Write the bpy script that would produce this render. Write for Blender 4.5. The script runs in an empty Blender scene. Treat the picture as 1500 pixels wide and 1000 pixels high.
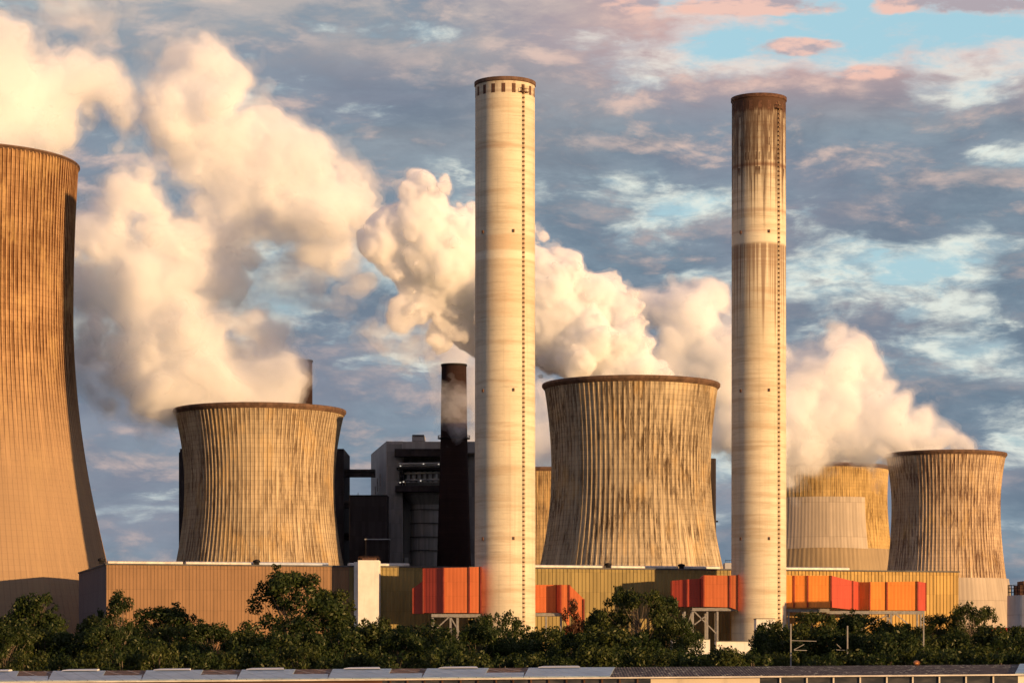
import bpy, bmesh, math, random
import numpy as np
from mathutils import Vector, Matrix

R = math.radians
sc = bpy.context.scene
COL = sc.collection

# ------------------------------------------------------------------ camera, sky, sun, exposure
F, H0, HC = 3700.0, 955.0, 12.0          # focal length in photo pixels, horizon row, eye height
cam_d = bpy.data.cameras.new('camera')
cam = bpy.data.objects.new('camera', cam_d)
COL.objects.link(cam)
cam.location = (0, 0, HC)
cam.rotation_euler = (R(90), 0, 0)
cam_d.sensor_width = 36
cam_d.lens = 36 * F / 1500
cam_d.shift_y = (H0 - 500) / 1500
cam_d.clip_start = 0.5
cam_d.clip_end = 60000
sc.camera = cam

SUN_AZ, SUN_EL = 50.0, 3.6               # degrees to the right of straight behind the camera, and up
sun_dir = Vector((math.sin(R(SUN_AZ)) * math.cos(R(SUN_EL)), -math.cos(R(SUN_AZ)) * math.cos(R(SUN_EL)), math.sin(R(SUN_EL))))
sd = bpy.data.lights.new('sun', 'SUN')
sd.energy = 5.0
sd.angle = R(0.5)
sd.color = (1.0, 0.62, 0.28)
so = bpy.data.objects.new('sun', sd)
COL.objects.link(so)
so.location = sun_dir * 500
so.rotation_euler = sun_dir.to_track_quat('Z', 'Y').to_euler()

sc.view_settings.view_transform = 'Standard'
sc.view_settings.look = 'None'
sc.view_settings.gamma = 1
sc.view_settings.use_curve_mapping = False
sc.view_settings.exposure = 0.55

sc.render.engine = 'CYCLES'
cy = sc.cycles
cy.max_bounces = 22
cy.diffuse_bounces = 3
cy.glossy_bounces = 2
cy.transmission_bounces = 4
cy.transparent_max_bounces = 24
cy.volume_bounces = 20
cy.use_adaptive_sampling = True
cy.adaptive_threshold = 0.02
cy.use_denoising = True
cy.sample_clamp_indirect = 6


class NT:
    """small node-tree writer: every call returns an output socket"""
    def __init__(s, tree):
        s.t = tree
        tree.nodes.clear()

    def put(s, sock, v):
        if isinstance(v, bpy.types.NodeSocket):
            s.t.links.new(v, sock)
        elif isinstance(v, (tuple, list)) and sock.type == 'RGBA' and len(v) == 3:
            sock.default_value = (*v, 1)
        else:
            sock.default_value = v

    def node(s, typ, props=None, **ins):
        n = s.t.nodes.new(typ)
        for k, v in (props or {}).items():
            setattr(n, k, v)
        for k, v in ins.items():
            s.put(n.inputs[k.replace('_', ' ')], v)
        return n

    def m(s, op, a, b=0.0, c=0.0, clamp=False):
        n = s.t.nodes.new('ShaderNodeMath')
        n.operation = op
        n.use_clamp = clamp
        s.put(n.inputs[0], a)
        s.put(n.inputs[1], b)
        s.put(n.inputs[2], c)
        return n.outputs[0]

    def mix(s, f, a, b, mode='MIX'):
        n = s.t.nodes.new('ShaderNodeMix')
        n.data_type = 'RGBA'
        n.blend_type = mode
        s.put(n.inputs[0], f)
        s.put(n.inputs[6], a)
        s.put(n.inputs[7], b)
        return n.outputs[2]

    def ss(s, v, a, b, lo=0.0, hi=1.0):
        n = s.t.nodes.new('ShaderNodeMapRange')
        n.interpolation_type = 'SMOOTHSTEP'
        s.put(n.inputs[0], v)
        s.put(n.inputs[1], a)
        s.put(n.inputs[2], b)
        s.put(n.inputs[3], lo)
        s.put(n.inputs[4], hi)
        return n.outputs[0]

    def vec(s, x, y, z=0.0):
        n = s.t.nodes.new('ShaderNodeCombineXYZ')
        for i, v in enumerate((x, y, z)):
            s.put(n.inputs[i], v)
        return n.outputs[0]

    def xyz(s, v):
        n = s.t.nodes.new('ShaderNodeSeparateXYZ')
        s.put(n.inputs[0], v)
        return n.outputs[0], n.outputs[1], n.outputs[2]

    def noise(s, v, scale=1.0, detail=4.0, rough=0.55, dist=0.0):
        n = s.t.nodes.new('ShaderNodeTexNoise')
        s.put(n.inputs['Vector'], v)
        n.inputs['Scale'].default_value = scale
        n.inputs['Detail'].default_value = detail
        n.inputs['Roughness'].default_value = rough
        n.inputs['Distortion'].default_value = dist
        return n.outputs[0]


# ---- the sky: a physical sky seen through a broken sheet of evening cloud
world = bpy.data.worlds.new('World')
sc.world = world
world.use_nodes = True
W = NT(world.node_tree)
tc = W.node('ShaderNodeTexCoord').outputs['Generated']
dx, dy, dz = W.xyz(tc)
az = W.m('ARCTAN2', dx, dy)
el = W.m('ARCSINE', dz)
U = W.m('MULTIPLY_ADD', az, 3.7, 0.75)       # thousands of pixels across, as seen from the camera
V = W.m('MULTIPLY', el, 3.7)                 # ... and above the horizon
EXPO = 2 ** -0.55                          # sky radiances below are written as they should look


def ex(c): return tuple(v * EXPO for v in c)


def sn(fu, fv, off, det, rough, du=0.0, dv=0.0):
    return W.noise(W.vec(W.m('MULTIPLY', W.m('ADD', Uw, du), fu), W.m('MULTIPLY', W.m('ADD', Vw, dv), fv), off), 1.0, det, rough)


wa = W.noise(W.vec(W.m('MULTIPLY', U, 3.5), W.m('MULTIPLY', V, 9.0), 3.1), 1.0, 3, .5)
wb = W.noise(W.vec(W.m('MULTIPLY', U, 3.5), W.m('MULTIPLY', V, 9.0), 8.4), 1.0, 3, .5)
Vw = W.m('MULTIPLY_ADD', W.m('SUBTRACT', wa, 0.5), 0.045, W.m('MULTIPLY_ADD', U, 0.01, V))
Uw = W.m('MULTIPLY_ADD', W.m('SUBTRACT', wb, 0.5), 0.10, U)
n_big = sn(1.8, 5.6, 11.3, 7, .55)
n_mid = sn(4.8, 13.0, 4.7, 9, .60)
n_lit = sn(4.8, 13.0, 4.7, 9, .60, .010, .020)
n_col = sn(1.6, 5.0, 27.7, 4, .5)
n_fin = sn(14.0, 32.0, 9.1, 7, .62)
# clear air shows high up to the right and in torn gaps lower down
clear_hi = W.m('MULTIPLY', W.ss(V, 0.74, 0.90), W.ss(U, 0.55, 1.20))
clear_hi = W.m('MAXIMUM', clear_hi, W.m('MULTIPLY', W.m('MULTIPLY', W.ss(V, 0.88, 0.93), W.ss(U, .8, .95)), .8))
band = W.m('MULTIPLY', W.ss(V, 0.36, 0.48), W.ss(V, 0.70, 0.58))
band = W.m('MAXIMUM', band, W.m('MULTIPLY', W.ss(V, .10, .2), W.m('MULTIPLY', W.ss(V, .5, .4), W.ss(U, .9, .5))))
dens = W.m('ADD', W.m('MULTIPLY', n_big, 0.50), W.m('MULTIPLY', n_mid, 0.50))
dens = W.m('SUBTRACT', dens, W.m('MULTIPLY', clear_hi, 0.155))
dens = W.m('SUBTRACT', dens, W.m('MULTIPLY', band, 0.030))
dens = W.m('ADD', dens, 0.084)
spots = W.m('MULTIPLY', W.ss(sn(6.5, 19.0, 51.3, 6, .6), .60, .72), .05)
dens = W.m('SUBTRACT', dens, spots)
cover = W.m('MAXIMUM', W.ss(dens, 0.395, 0.49), W.ss(V, 1.1, 2.0))
thick = W.ss(dens, 0.465, 0.555)
sky = W.node('ShaderNodeTexSky', {'sky_type': 'NISHITA', 'sun_disc': False, 'sun_elevation': R(SUN_EL), 'sun_rotation': R(180 - SUN_AZ), 'altitude': 100, 'air_density': 1.0, 'dust_density': 1.0, 'ozone_density': 2.0}).outputs[0]
bg_sky = W.node('ShaderNodeBackground', Color=sky, Strength=0.08).outputs[0]
over0 = W.ss(V, 1.1, 1.9, 1.0, 0.5)
clear_c = W.mix(W.ss(V, 0.0, 0.95), ex((0.32, 0.42, 0.50)), ex((0.33, 0.53, 0.60)))
bg_air = W.node('ShaderNodeBackground', Color=clear_c, Strength=W.m('MULTIPLY', over0, 0.9)).outputs[0]
clear = W.node('ShaderNodeAddShader')
W.put(clear.inputs[0], bg_sky)
W.put(clear.inputs[1], bg_air)
slate = W.mix(W.ss(n_mid, .36, .62), ex((0.235, 0.315, 0.385)), ex((0.15, 0.21, 0.28)))
slate = W.mix(W.ss(n_fin, .4, .7, 0, .25), slate, ex((0.34, 0.40, 0.46)))
mauve = W.mix(W.ss(n_col, 0.44, 0.68, 0, .6), slate, ex((0.275, 0.275, 0.34)))
d_l = W.m('SUBTRACT', n_mid, n_lit)
lit = W.m('MULTIPLY', W.ss(d_l, -0.02, 0.17), W.ss(n_big, .34, .62))
lit = W.m('MULTIPLY', lit, W.ss(n_fin, .22, .62))
lit = W.m('MULTIPLY', lit, W.ss(V, -0.1, 0.8, 0.45, 1.0))
cl = W.mix(lit, mauve, ex((0.74, 0.55, 0.47)))
glow = W.m('MULTIPLY', W.ss(V, 0.55, 0.95), W.ss(n_col, .56, .40))
cl = W.mix(W.m('MULTIPLY', glow, .30), cl, ex((0.66, 0.56, 0.50)))
cl = W.mix(W.m('MULTIPLY', clear_hi, 0.72), cl, ex((0.86, 0.52, 0.45)))
veil = W.mix(W.ss(n_fin, 0.36, 0.62), ex((0.36, 0.47, 0.53)), ex((0.80, 0.84, 0.76)))
veil = W.mix(W.ss(V, .05, .35, 0.0, 1.0), ex((0.46, 0.50, 0.53)), veil)
veil = W.mix(W.m('MULTIPLY', clear_hi, 0.9), veil, ex((0.80, 0.62, 0.58)))
cl = W.mix(thick, veil, cl)
cl = W.mix(W.ss(W.m('MULTIPLY', dz, -1.0), 0.001, 0.02), cl, (0.02, 0.02, 0.015))
bank_mask = 0.0
bank = 0.0
for (bu, bv, wu, wv) in ((1.43, .912, .13, .020), (1.31, .918, .05, .016), (1.09, .925, .13, .022), (.93, .93, .06, .016), (1.17, .862, .07, .015), (1.27, .825, .06, .012)):
    e = W.m('ADD', W.m('POWER', W.m('DIVIDE', W.m('SUBTRACT', Uw, bu), wu), 2.0), W.m('POWER', W.m('DIVIDE', W.m('SUBTRACT', Vw, bv + bu * .01), wv), 2.0))
    f = W.m('ADD', W.m('SUBTRACT', 1.0, e), W.m('MULTIPLY', W.m('SUBTRACT', n_fin, .5), 2.6))
    bank = W.m('MAXIMUM', bank, W.ss(f, .0, .75))
bank_c = W.mix(W.ss(W.m('ADD', d_l, W.m('MULTIPLY', W.m('SUBTRACT', n_fin, .5), .3)), -.06, .08), ex((0.42, 0.36, 0.40)), ex((0.90, 0.56, 0.46)))
cl = W.mix(W.m('MULTIPLY', bank, .92), cl, bank_c)
cover = W.m('MAXIMUM', cover, W.m('MULTIPLY', bank, .95))
crown_glow = W.m('MULTIPLY', W.m('MULTIPLY', W.ss(V, .80, .93), W.ss(U, 1.0, .75)), W.ss(n_mid, .40, .58))
cl = W.mix(W.m('MULTIPLY', crown_glow, .5), cl, ex((0.74, 0.62, 0.54)))
cl = W.mix(W.ss(V, 1.1, 2.2), cl, ex((0.25, 0.25, 0.39)))   # an even, heavier sheet overhead
over = 1.0
bg_cl = W.node('ShaderNodeBackground', Color=cl, Strength=over).outputs[0]
mx = W.node('ShaderNodeMixShader')
W.put(mx.inputs[0], cover)
W.put(mx.inputs[1], clear.outputs[0])
W.put(mx.inputs[2], bg_cl)
W.put(W.node('ShaderNodeOutputWorld').inputs[0], mx.outputs[0])


# ------------------------------------------------------------------ helpers
def P(px, py, D):
    """the place at distance D that the photograph shows at column px, row py"""
    return Vector(((px - 750) / F * D, D, HC + (H0 - py) / F * D))


def X(px, D): return (px - 750) / F * D
def Z(py, D): return HC + (H0 - py) / F * D


def material(name, build):
    m = bpy.data.materials.new(name)
    m.use_nodes = True
    t = NT(m.node_tree)
    out = t.node('ShaderNodeOutputMaterial')
    build(t, out)
    return m


def principled(t, out, color, rough=0.8, metal=0.0, bump=None, spec=0.15, bump_d=0.1):
    p = t.node('ShaderNodeBsdfPrincipled', Base_Color=color, Roughness=rough, Metallic=metal)
    p.inputs['Specular IOR Level'].default_value = spec
    if bump is not None:
        b = t.node('ShaderNodeBump', Height=bump, Strength=1.0, Distance=bump_d)
        t.put(p.inputs['Normal'], b.outputs[0])
    t.put(out.inputs[0], p.outputs[0])
    return p


def plain(name, c, rough=0.75, metal=0.0, var=0.25, scale=0.4, dirt=(0.08, 0.06, 0.045), dirt_amt=0.25, zs=0.35):
    """painted or bare surface with uneven tone and some run-down dirt"""
    def b(t, out):
        o = t.node('ShaderNodeTexCoord').outputs['Object']
        x, y, z = t.xyz(o)
        n1 = t.noise(o, scale, 5, .6)
        n2 = t.noise(t.vec(x, y, t.m('MULTIPLY', z, zs * .25)), scale * 3, 5, .65)
        dk = tuple(v * (1 - var) for v in c)
        lt = tuple(min(v * (1 + var * .6), .95) for v in c)
        col = t.mix(t.ss(n1, .3, .7), dk, lt)
        col = t.mix(t.m('MULTIPLY', t.ss(n2, .52, .74), dirt_amt), col, dirt)
        principled(t, out, col, rough, metal, n1, .04 if max(c) < .1 else .2, bump_d=.03)
    return material(name, b)


class MB:
    """collects boxes, tubes, sheets and builds them as one mesh object"""
    def __init__(s):
        s.v, s.f, s.uv = [], [], []

    def face(s, pts, uvs=None):
        i = len(s.v)
        s.v += [tuple(p) for p in pts]
        s.f.append(tuple(range(i, i + len(pts))))
        s.uv += list(uvs) if uvs else [(p[0] * .8 + p[1] * .6, p[2]) for p in pts]

    def box(s, x0, x1, y0, y1, z0, z1):
        a = [Vector((x, y, z)) for z in (z0, z1) for y in (y0, y1) for x in (x0, x1)]
        for q in ((0, 2, 3, 1), (4, 5, 7, 6), (0, 1, 5, 4), (2, 6, 7, 3), (0, 4, 6, 2), (1, 3, 7, 5)):
            s.face([a[k] for k in q])

    def bar(s, a, b, w, h=None):
        """square bar from a to b"""
        a, b = Vector(a), Vector(b)
        h = h or w
        d = (b - a).normalized()
        up = Vector((0, 0, 1)) if abs(d.z) < .95 else Vector((0, 1, 0))
        sx = d.cross(up).normalized() * (w / 2)
        sy = sx.cross(d).normalized() * (h / 2)
        A = [a - sx - sy, a + sx - sy, a + sx + sy, a - sx + sy]
        B = [b - sx - sy, b + sx - sy, b + sx + sy, b - sx + sy]
        for i in range(4):
            j = (i + 1) % 4
            s.face([A[i], A[j], B[j], B[i]])
        s.face(A[::-1])
        s.face(B)

    def tube(s, a, b, r0, r1=None, n=12, cap=True):
        a, b = Vector(a), Vector(b)
        r1 = r0 if r1 is None else r1
        d = (b - a).normalized()
        up = Vector((0, 0, 1)) if abs(d.z) < .9 else Vector((0, 1, 0))
        ex = d.cross(up).normalized()
        ey = ex.cross(d).normalized()
        A = [a + ex * math.cos(t) * r0 + ey * math.sin(t) * r0 for t in [2 * math.pi * k / n for k in range(n)]]
        B = [b + ex * math.cos(t) * r1 + ey * math.sin(t) * r1 for t in [2 * math.pi * k / n for k in range(n)]]
        for i in range(n):
            j = (i + 1) % n
            s.face([A[j], A[i], B[i], B[j]], [(j / n, a.z), (i / n, a.z), (i / n, b.z), (j / n, b.z)])
        if cap:
            s.face(A)
            s.face(B[::-1])

    def lathe(s, prof, n, c=(0, 0), u_len=None, phase=math.pi):
        """prof: (r, z) from bottom to top, or a callable ring; outward faces"""
        rr = max(p[0] for p in prof)
        ul = u_len or 2 * math.pi * rr
        i0 = len(s.v)
        for r, z in prof:
            for k in range(n):
                t = 2 * math.pi * k / n + phase
                s.v.append((c[0] + r * math.sin(t), c[1] - r * math.cos(t), z))
        for a in range(len(prof) - 1):
            for k in range(n):
                j = (k + 1) % n
                s.f.append((i0 + a * n + k, i0 + a * n + j, i0 + (a + 1) * n + j, i0 + (a + 1) * n + k))
                u0, u1 = ul * k / n, ul * (k + 1) / n
                z0, z1 = prof[a][1], prof[a + 1][1]
                s.uv += [(u0, z0), (u1, z0), (u1, z1), (u0, z1)]

    def build(s, name, mat, parent=None, smooth=False, origin=None):
        me = bpy.data.meshes.new(name)
        o3 = Vector(origin) if origin is not None else Vector((0, 0, 0))
        v = np.array(s.v, dtype=np.float64) - np.array(o3)
        me.from_pydata(v.tolist(), [], s.f)
        uvl = me.uv_layers.new(name='UVMap')
        uvl.data.foreach_set('uv', np.array(s.uv, dtype=np.float32).ravel())
        me.materials.append(mat)
        if smooth:
            me.polygons.foreach_set('use_smooth', [True] * len(me.polygons))
        me.update()
        o = bpy.data.objects.new(name, me)
        COL.objects.link(o)
        if parent is not None:
            o.parent = parent
            if origin is None:       # world coordinates given: keep them, stored relative to the parent
                o.location = (0, 0, 0)
                o.matrix_parent_inverse = Matrix.Identity(4)
                me.transform(Matrix.Translation(-parent.location))
            else:
                o.location = o3 - parent.location
        elif origin is not None:
            o.location = o3
        return o


def thing(name, label, cat, loc, group=None):
    o = bpy.data.objects.new(name, None)
    o.empty_display_size = 2
    COL.objects.link(o)
    o.location = loc
    tag(o, label, cat, group)
    return o


def tag(o, label=None, cat=None, group=None, kind=None):
    if label: o['label'] = label
    if cat: o['category'] = cat
    if group: o['group'] = group
    if kind: o['kind'] = kind
    return o


# ------------------------------------------------------------------ materials
def shell_material(name, light, dark, ribs=0, circ=190.0, z_hi=105.0, z_lo=35.0, z_mid=60.0, streak=1.0, lift=1.6, rust=(0.10, 0.06, 0.035), joints=0.38, seed=0.0, top_stain=0.0, low_pale=0.0, blotch=0.5, dashw=.85):
    """weathered concrete of a shell or chimney; UV is in metres round and up"""
    def b(t, out):
        uv = t.node('ShaderNodeUVMap').outputs[0]
        u, v, _ = t.xyz(uv)
        big = t.noise(t.vec(t.m('MULTIPLY', u, .035), t.m('MULTIPLY', v, .03), seed), 1, 4, .55)
        fine = t.noise(t.vec(t.m('MULTIPLY', u, .9), t.m('MULTIPLY', v, .5), seed + 2), 1, 6, .7)
        st = t.noise(t.vec(t.m('MULTIPLY', u, 1.3), t.m('MULTIPLY', v, .035), seed + 5), 1, 5, .62)
        st2 = t.noise(t.vec(t.m('MULTIPLY', u, .45), t.m('MULTIPLY', v, .02), seed + 8), 1, 4, .6)
        col = t.mix(t.ss(big, .3, .7), tuple(x * (1 - .28 * blotch) for x in light), tuple(min(1, x * 1.12) for x in light))
        col = t.mix(t.m('MULTIPLY', t.ss(fine, .45, .8), .25), col, dark)
        # rows of shuttering lifts
        fr = t.m('FRACT', t.m('DIVIDE', v, lift))
        line = t.m('MAXIMUM', t.ss(fr, .12, .0), t.ss(fr, .90, 1.0))
        row = t.node('ShaderNodeTexWhiteNoise', {'noise_dimensions': '1D'})
        t.put(row.inputs['W'], t.m('FLOOR', t.m('DIVIDE', v, lift)))
        col = t.mix(t.m('MULTIPLY', line, joints), col, dark)
        col = t.mix(t.m('MULTIPLY', row.outputs[0], joints * .6), col, dark)
        if ribs:
            # shade painted on each rib's sunless side; groove grime, heaviest at mid height
            ru = t.m('MULTIPLY', u, ribs / circ)
            fu = t.m('FRACT', ru)
            ri = t.m('FLOOR', ru)
            side = t.m('MULTIPLY', t.ss(fu, .50, .60), t.ss(fu, .71, .66))
            groove = t.m('MULTIPLY', t.ss(fu, .68, .64), t.ss(fu, -.01, .04))
            zone = t.ss(v, z_lo, z_mid)
            vary = t.noise(t.vec(t.m('MULTIPLY', ri, 3.71), t.m('MULTIPLY', v, .05), seed + 13), 1, 4, .7)
            dash = t.noise(t.vec(t.m('MULTIPLY', u, 1.15), t.m('MULTIPLY', v, .10), seed + 17), 1, 7, .74)
            dash2 = t.noise(t.vec(t.m('MULTIPLY', u, 2.3), t.m('MULTIPLY', v, .55), seed + 19), 1, 4, .75)
            patch = t.noise(t.vec(t.m('MULTIPLY', u, .05), t.m('MULTIPLY', v, .045), seed + 23), 1, 3, .5)
            hv = t.m('MULTIPLY', zone, t.ss(t.m('ADD', t.m('MULTIPLY', vary, .6), t.m('MULTIPLY', patch, .5)), .40, .68))
            col = t.mix(t.m('MULTIPLY', t.m('MULTIPLY', side, t.m('MULTIPLY_ADD', hv, .60, .40)), streak, clamp=True), col, rust)
            col = t.mix(t.m('MULTIPLY', t.m('MULTIPLY', groove, hv), .60 * streak), col, rust)
            g2 = t.m('MULTIPLY', t.m('MULTIPLY', t.ss(dash, .50, .57), t.ss(v, z_lo * .5, z_mid * .9, .15, 1)), t.ss(patch, .30, .56, .12, 1))
            col = t.mix(t.m('MULTIPLY', g2, dashw * streak, clamp=True), col, rust)
            g4 = t.m('MULTIPLY', t.ss(dash2, .60, .67), t.ss(patch, .36, .58))
            col = t.mix(t.m('MULTIPLY', g4, .75 * streak), col, rust)
            gold = t.ss(t.noise(t.vec(t.m('MULTIPLY', u, .11), t.m('MULTIPLY', v, .05), seed + 35), 1, 5, .65), .50, .66)
            col = t.mix(t.m('MULTIPLY', gold, .38), col, (.55, .36, .15))
            wash = t.m('MULTIPLY', t.ss(t.noise(t.vec(t.m('MULTIPLY', u, .6), t.m('MULTIPLY', v, .03), seed + 29), 1, 5, .65), .52, .66), t.ss(v, z_hi, z_lo * .8, .25, 1))
            col = t.mix(t.m('MULTIPLY', wash, .65), col, tuple(min(.9, x * 1.35) for x in light))
        g3 = t.m('MULTIPLY', t.ss(st, .52, .72), t.ss(st2, .38, .6))
        col = t.mix(t.m('MULTIPLY', g3, .55 * min(streak, 1)), col, dark)
        if top_stain:
            n = t.noise(t.vec(t.m('MULTIPLY', u, .55), t.m('MULTIPLY', v, .03), seed + 31), 1, 4, .6)
            cap = t.ss(v, z_hi - top_stain, z_hi - top_stain * .35)
            hang = t.m('MULTIPLY', t.ss(v, z_hi - top_stain * 4.2, z_hi - top_stain), t.ss(n, .44, .56))
            col = t.mix(t.m('MULTIPLY', t.m('MAXIMUM', cap, hang), .88), col, (0.05, 0.028, 0.018))
        if low_pale == -1:
            col = t.mix(t.ss(v, 125, 60, 0, .75), col, (.27, .185, .115))
        elif low_pale:
            col = t.mix(t.ss(v, z_lo + low_pale, z_lo, 0, .6), col, tuple(min(.9, x * 1.25) for x in light))
        principled(t, out, col, .92, 0, fine, .04, .08)
    return material(name, b)


def clad(name, c, period=0.0, var=.12, panel=6.0, grime=.25):
    """profiled metal cladding; sheet-to-sheet tone differences"""
    def b(t, out):
        uv = t.node('ShaderNodeUVMap').outputs[0]
        u, v, _ = t.xyz(uv)
        wn = t.node('ShaderNodeTexWhiteNoise', {'noise_dimensions': '2D'})
        t.put(wn.inputs['Vector'], t.vec(t.m('FLOOR', t.m('DIVIDE', u, panel * .18)), t.m('FLOOR', t.m('DIVIDE', v, panel)), 0))
        n = t.noise(t.vec(t.m('MULTIPLY', u, .5), t.m('MULTIPLY', v, .05), 1), 1, 5, .6)
        nb = t.noise(t.vec(t.m('MULTIPLY', u, .04), t.m('MULTIPLY', v, .08), 4), 1, 3, .5)
        col = t.mix(wn.outputs[0], tuple(x * (1 - var) for x in c), tuple(min(1, x * (1 + var)) for x in c))
        col = t.mix(t.m('MULTIPLY', t.ss(n, .45, .75), grime), col, tuple(x * .35 for x in c))
        col = t.mix(t.m('MULTIPLY', t.ss(nb, .35, .65), .22), col, tuple(x * .6 for x in c))
        seam = t.m('MAXIMUM', t.ss(t.m('FRACT', t.m('DIVIDE', v, panel)), .03, 0), 0)
        col = t.mix(t.m('MULTIPLY', seam, .4), col, tuple(x * .3 for x in c))
        bump = None
        if period:
            bump = t.m('PINGPONG', u, period / 2)
            col = t.mix(t.ss(bump, period * .10, 0, 0, .20), col, tuple(x * .35 for x in c))
        principled(t, out, col, .65, 0, bump, .03 if max(c) < .1 else .2, .05 * period)
    return material(name, b)


M = {}
M['tan_clad'] = clad('tan cladding', (.25, .142, .072), 0, var=.06)
M['olive_clad'] = clad('olive cladding', (.27, .20, .075), 0)
M['gold_clad'] = clad('ochre cladding', (.44, .28, .085), 0, var=.16)
M['orange_clad'] = clad('orange cladding', (.52, .135, .045), 1.05, var=.07, panel=4.0, grime=.25)
M['crimson_clad'] = clad('crimson cladding', (.42, .065, .038), 1.05, var=.06, panel=4.0, grime=.15)
M['amber_clad'] = clad('amber cladding', (.80, .26, .05), 1.05, var=.08, panel=4.0, grime=.3)
M['dark_red'] = plain('dark red trim', (.22, .035, .02), .6)
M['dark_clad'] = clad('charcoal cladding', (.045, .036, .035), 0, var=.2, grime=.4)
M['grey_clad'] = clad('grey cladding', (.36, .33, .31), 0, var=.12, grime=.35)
M['mid_clad'] = clad('slate cladding', (.23, .215, .205), 0, var=.15, grime=.4)
M['steel'] = plain('galvanised steel', (.27, .25, .23), .5, .3, .2, 1.0)
M['dark_steel'] = plain('dark steel', (.02, .018, .018), .6, .2, .3, .8)
M['white_paint'] = plain('white painted wall', (.72, .68, .60), .7, 0, .10, .3, (.3, .24, .18), .25)
M['pale_metal'] = plain('pale roof metal', (.62, .56, .50), .5, .1, .2, .6)
M['roof_grey'] = plain('bitumen roof', (.10, .095, .09), .9, 0, .3, .2)
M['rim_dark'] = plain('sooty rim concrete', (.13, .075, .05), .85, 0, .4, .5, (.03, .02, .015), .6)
M['iron'] = plain('rusty iron', (.11, .055, .035), .8, .1, .4, 1.2)
M['soot_brick'] = shell_material('soot brown brick', (.030, .017, .015), (.012, .008, .007), 0, z_hi=131, streak=.7, lift=1.2, joints=.35, seed=40)
M['gable_shade_clad'] = clad('gable cladding in shade tone', (.15, .118, .12), 0, var=.06)  # the end walls' shade tone is put into this colour
M['ladder_steel'] = plain('rusty ladder steel', (.24, .15, .085), .8)
M['black'] = plain('black opening', (.012, .011, .011), .9)
M['red_paint'] = plain('red painted sheet', (.55, .07, .035), .6, 0, .15, .4)
M['tank_grey'] = plain('grey tank shell', (.42, .41, .42), .5, .2, .1, .2)


def lamp_mat(t, out):
    e = t.node('ShaderNodeEmission', Color=(1, .9, .75), Strength=.55)
    t.put(out.inputs[0], e.outputs[0])


M['lamp'] = material('lamp lens', lamp_mat)


def ground_mat(t, out):
    o = t.node('ShaderNodeTexCoord').outputs['Object']
    n = t.noise(o, .02, 8, .6)
    n2 = t.noise(o, .6, 5, .6)
    c = t.mix(t.ss(n, .4, .6), (.035, .045, .018), (.085, .07, .045))
    c = t.mix(t.m('MULTIPLY', n2, .5), c, (.02, .022, .012))
    principled(t, out, c, .95, 0, n2, .1, .2)


M['ground'] = material('rough grass ground', ground_mat)

# ------------------------------------------------------------------ ground
g = MB()
S = 30000
g.face([(-S, -2000, 0), (S, -2000, 0), (S, S, 0), (-S, S, 0)])
tag(g.build('ground', M['ground']), 'rough grassy ground under the trees and works', kind='structure')
g = MB()
g.face([(-150, 600, .004), (200, 600, .004), (200, 1500, .004), (-150, 1500, .004)])
tag(g.build('yard_pavement', plain('yard asphalt', (.055, .052, .05), .9)), 'asphalt yard of the power station', kind='structure')


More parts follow.
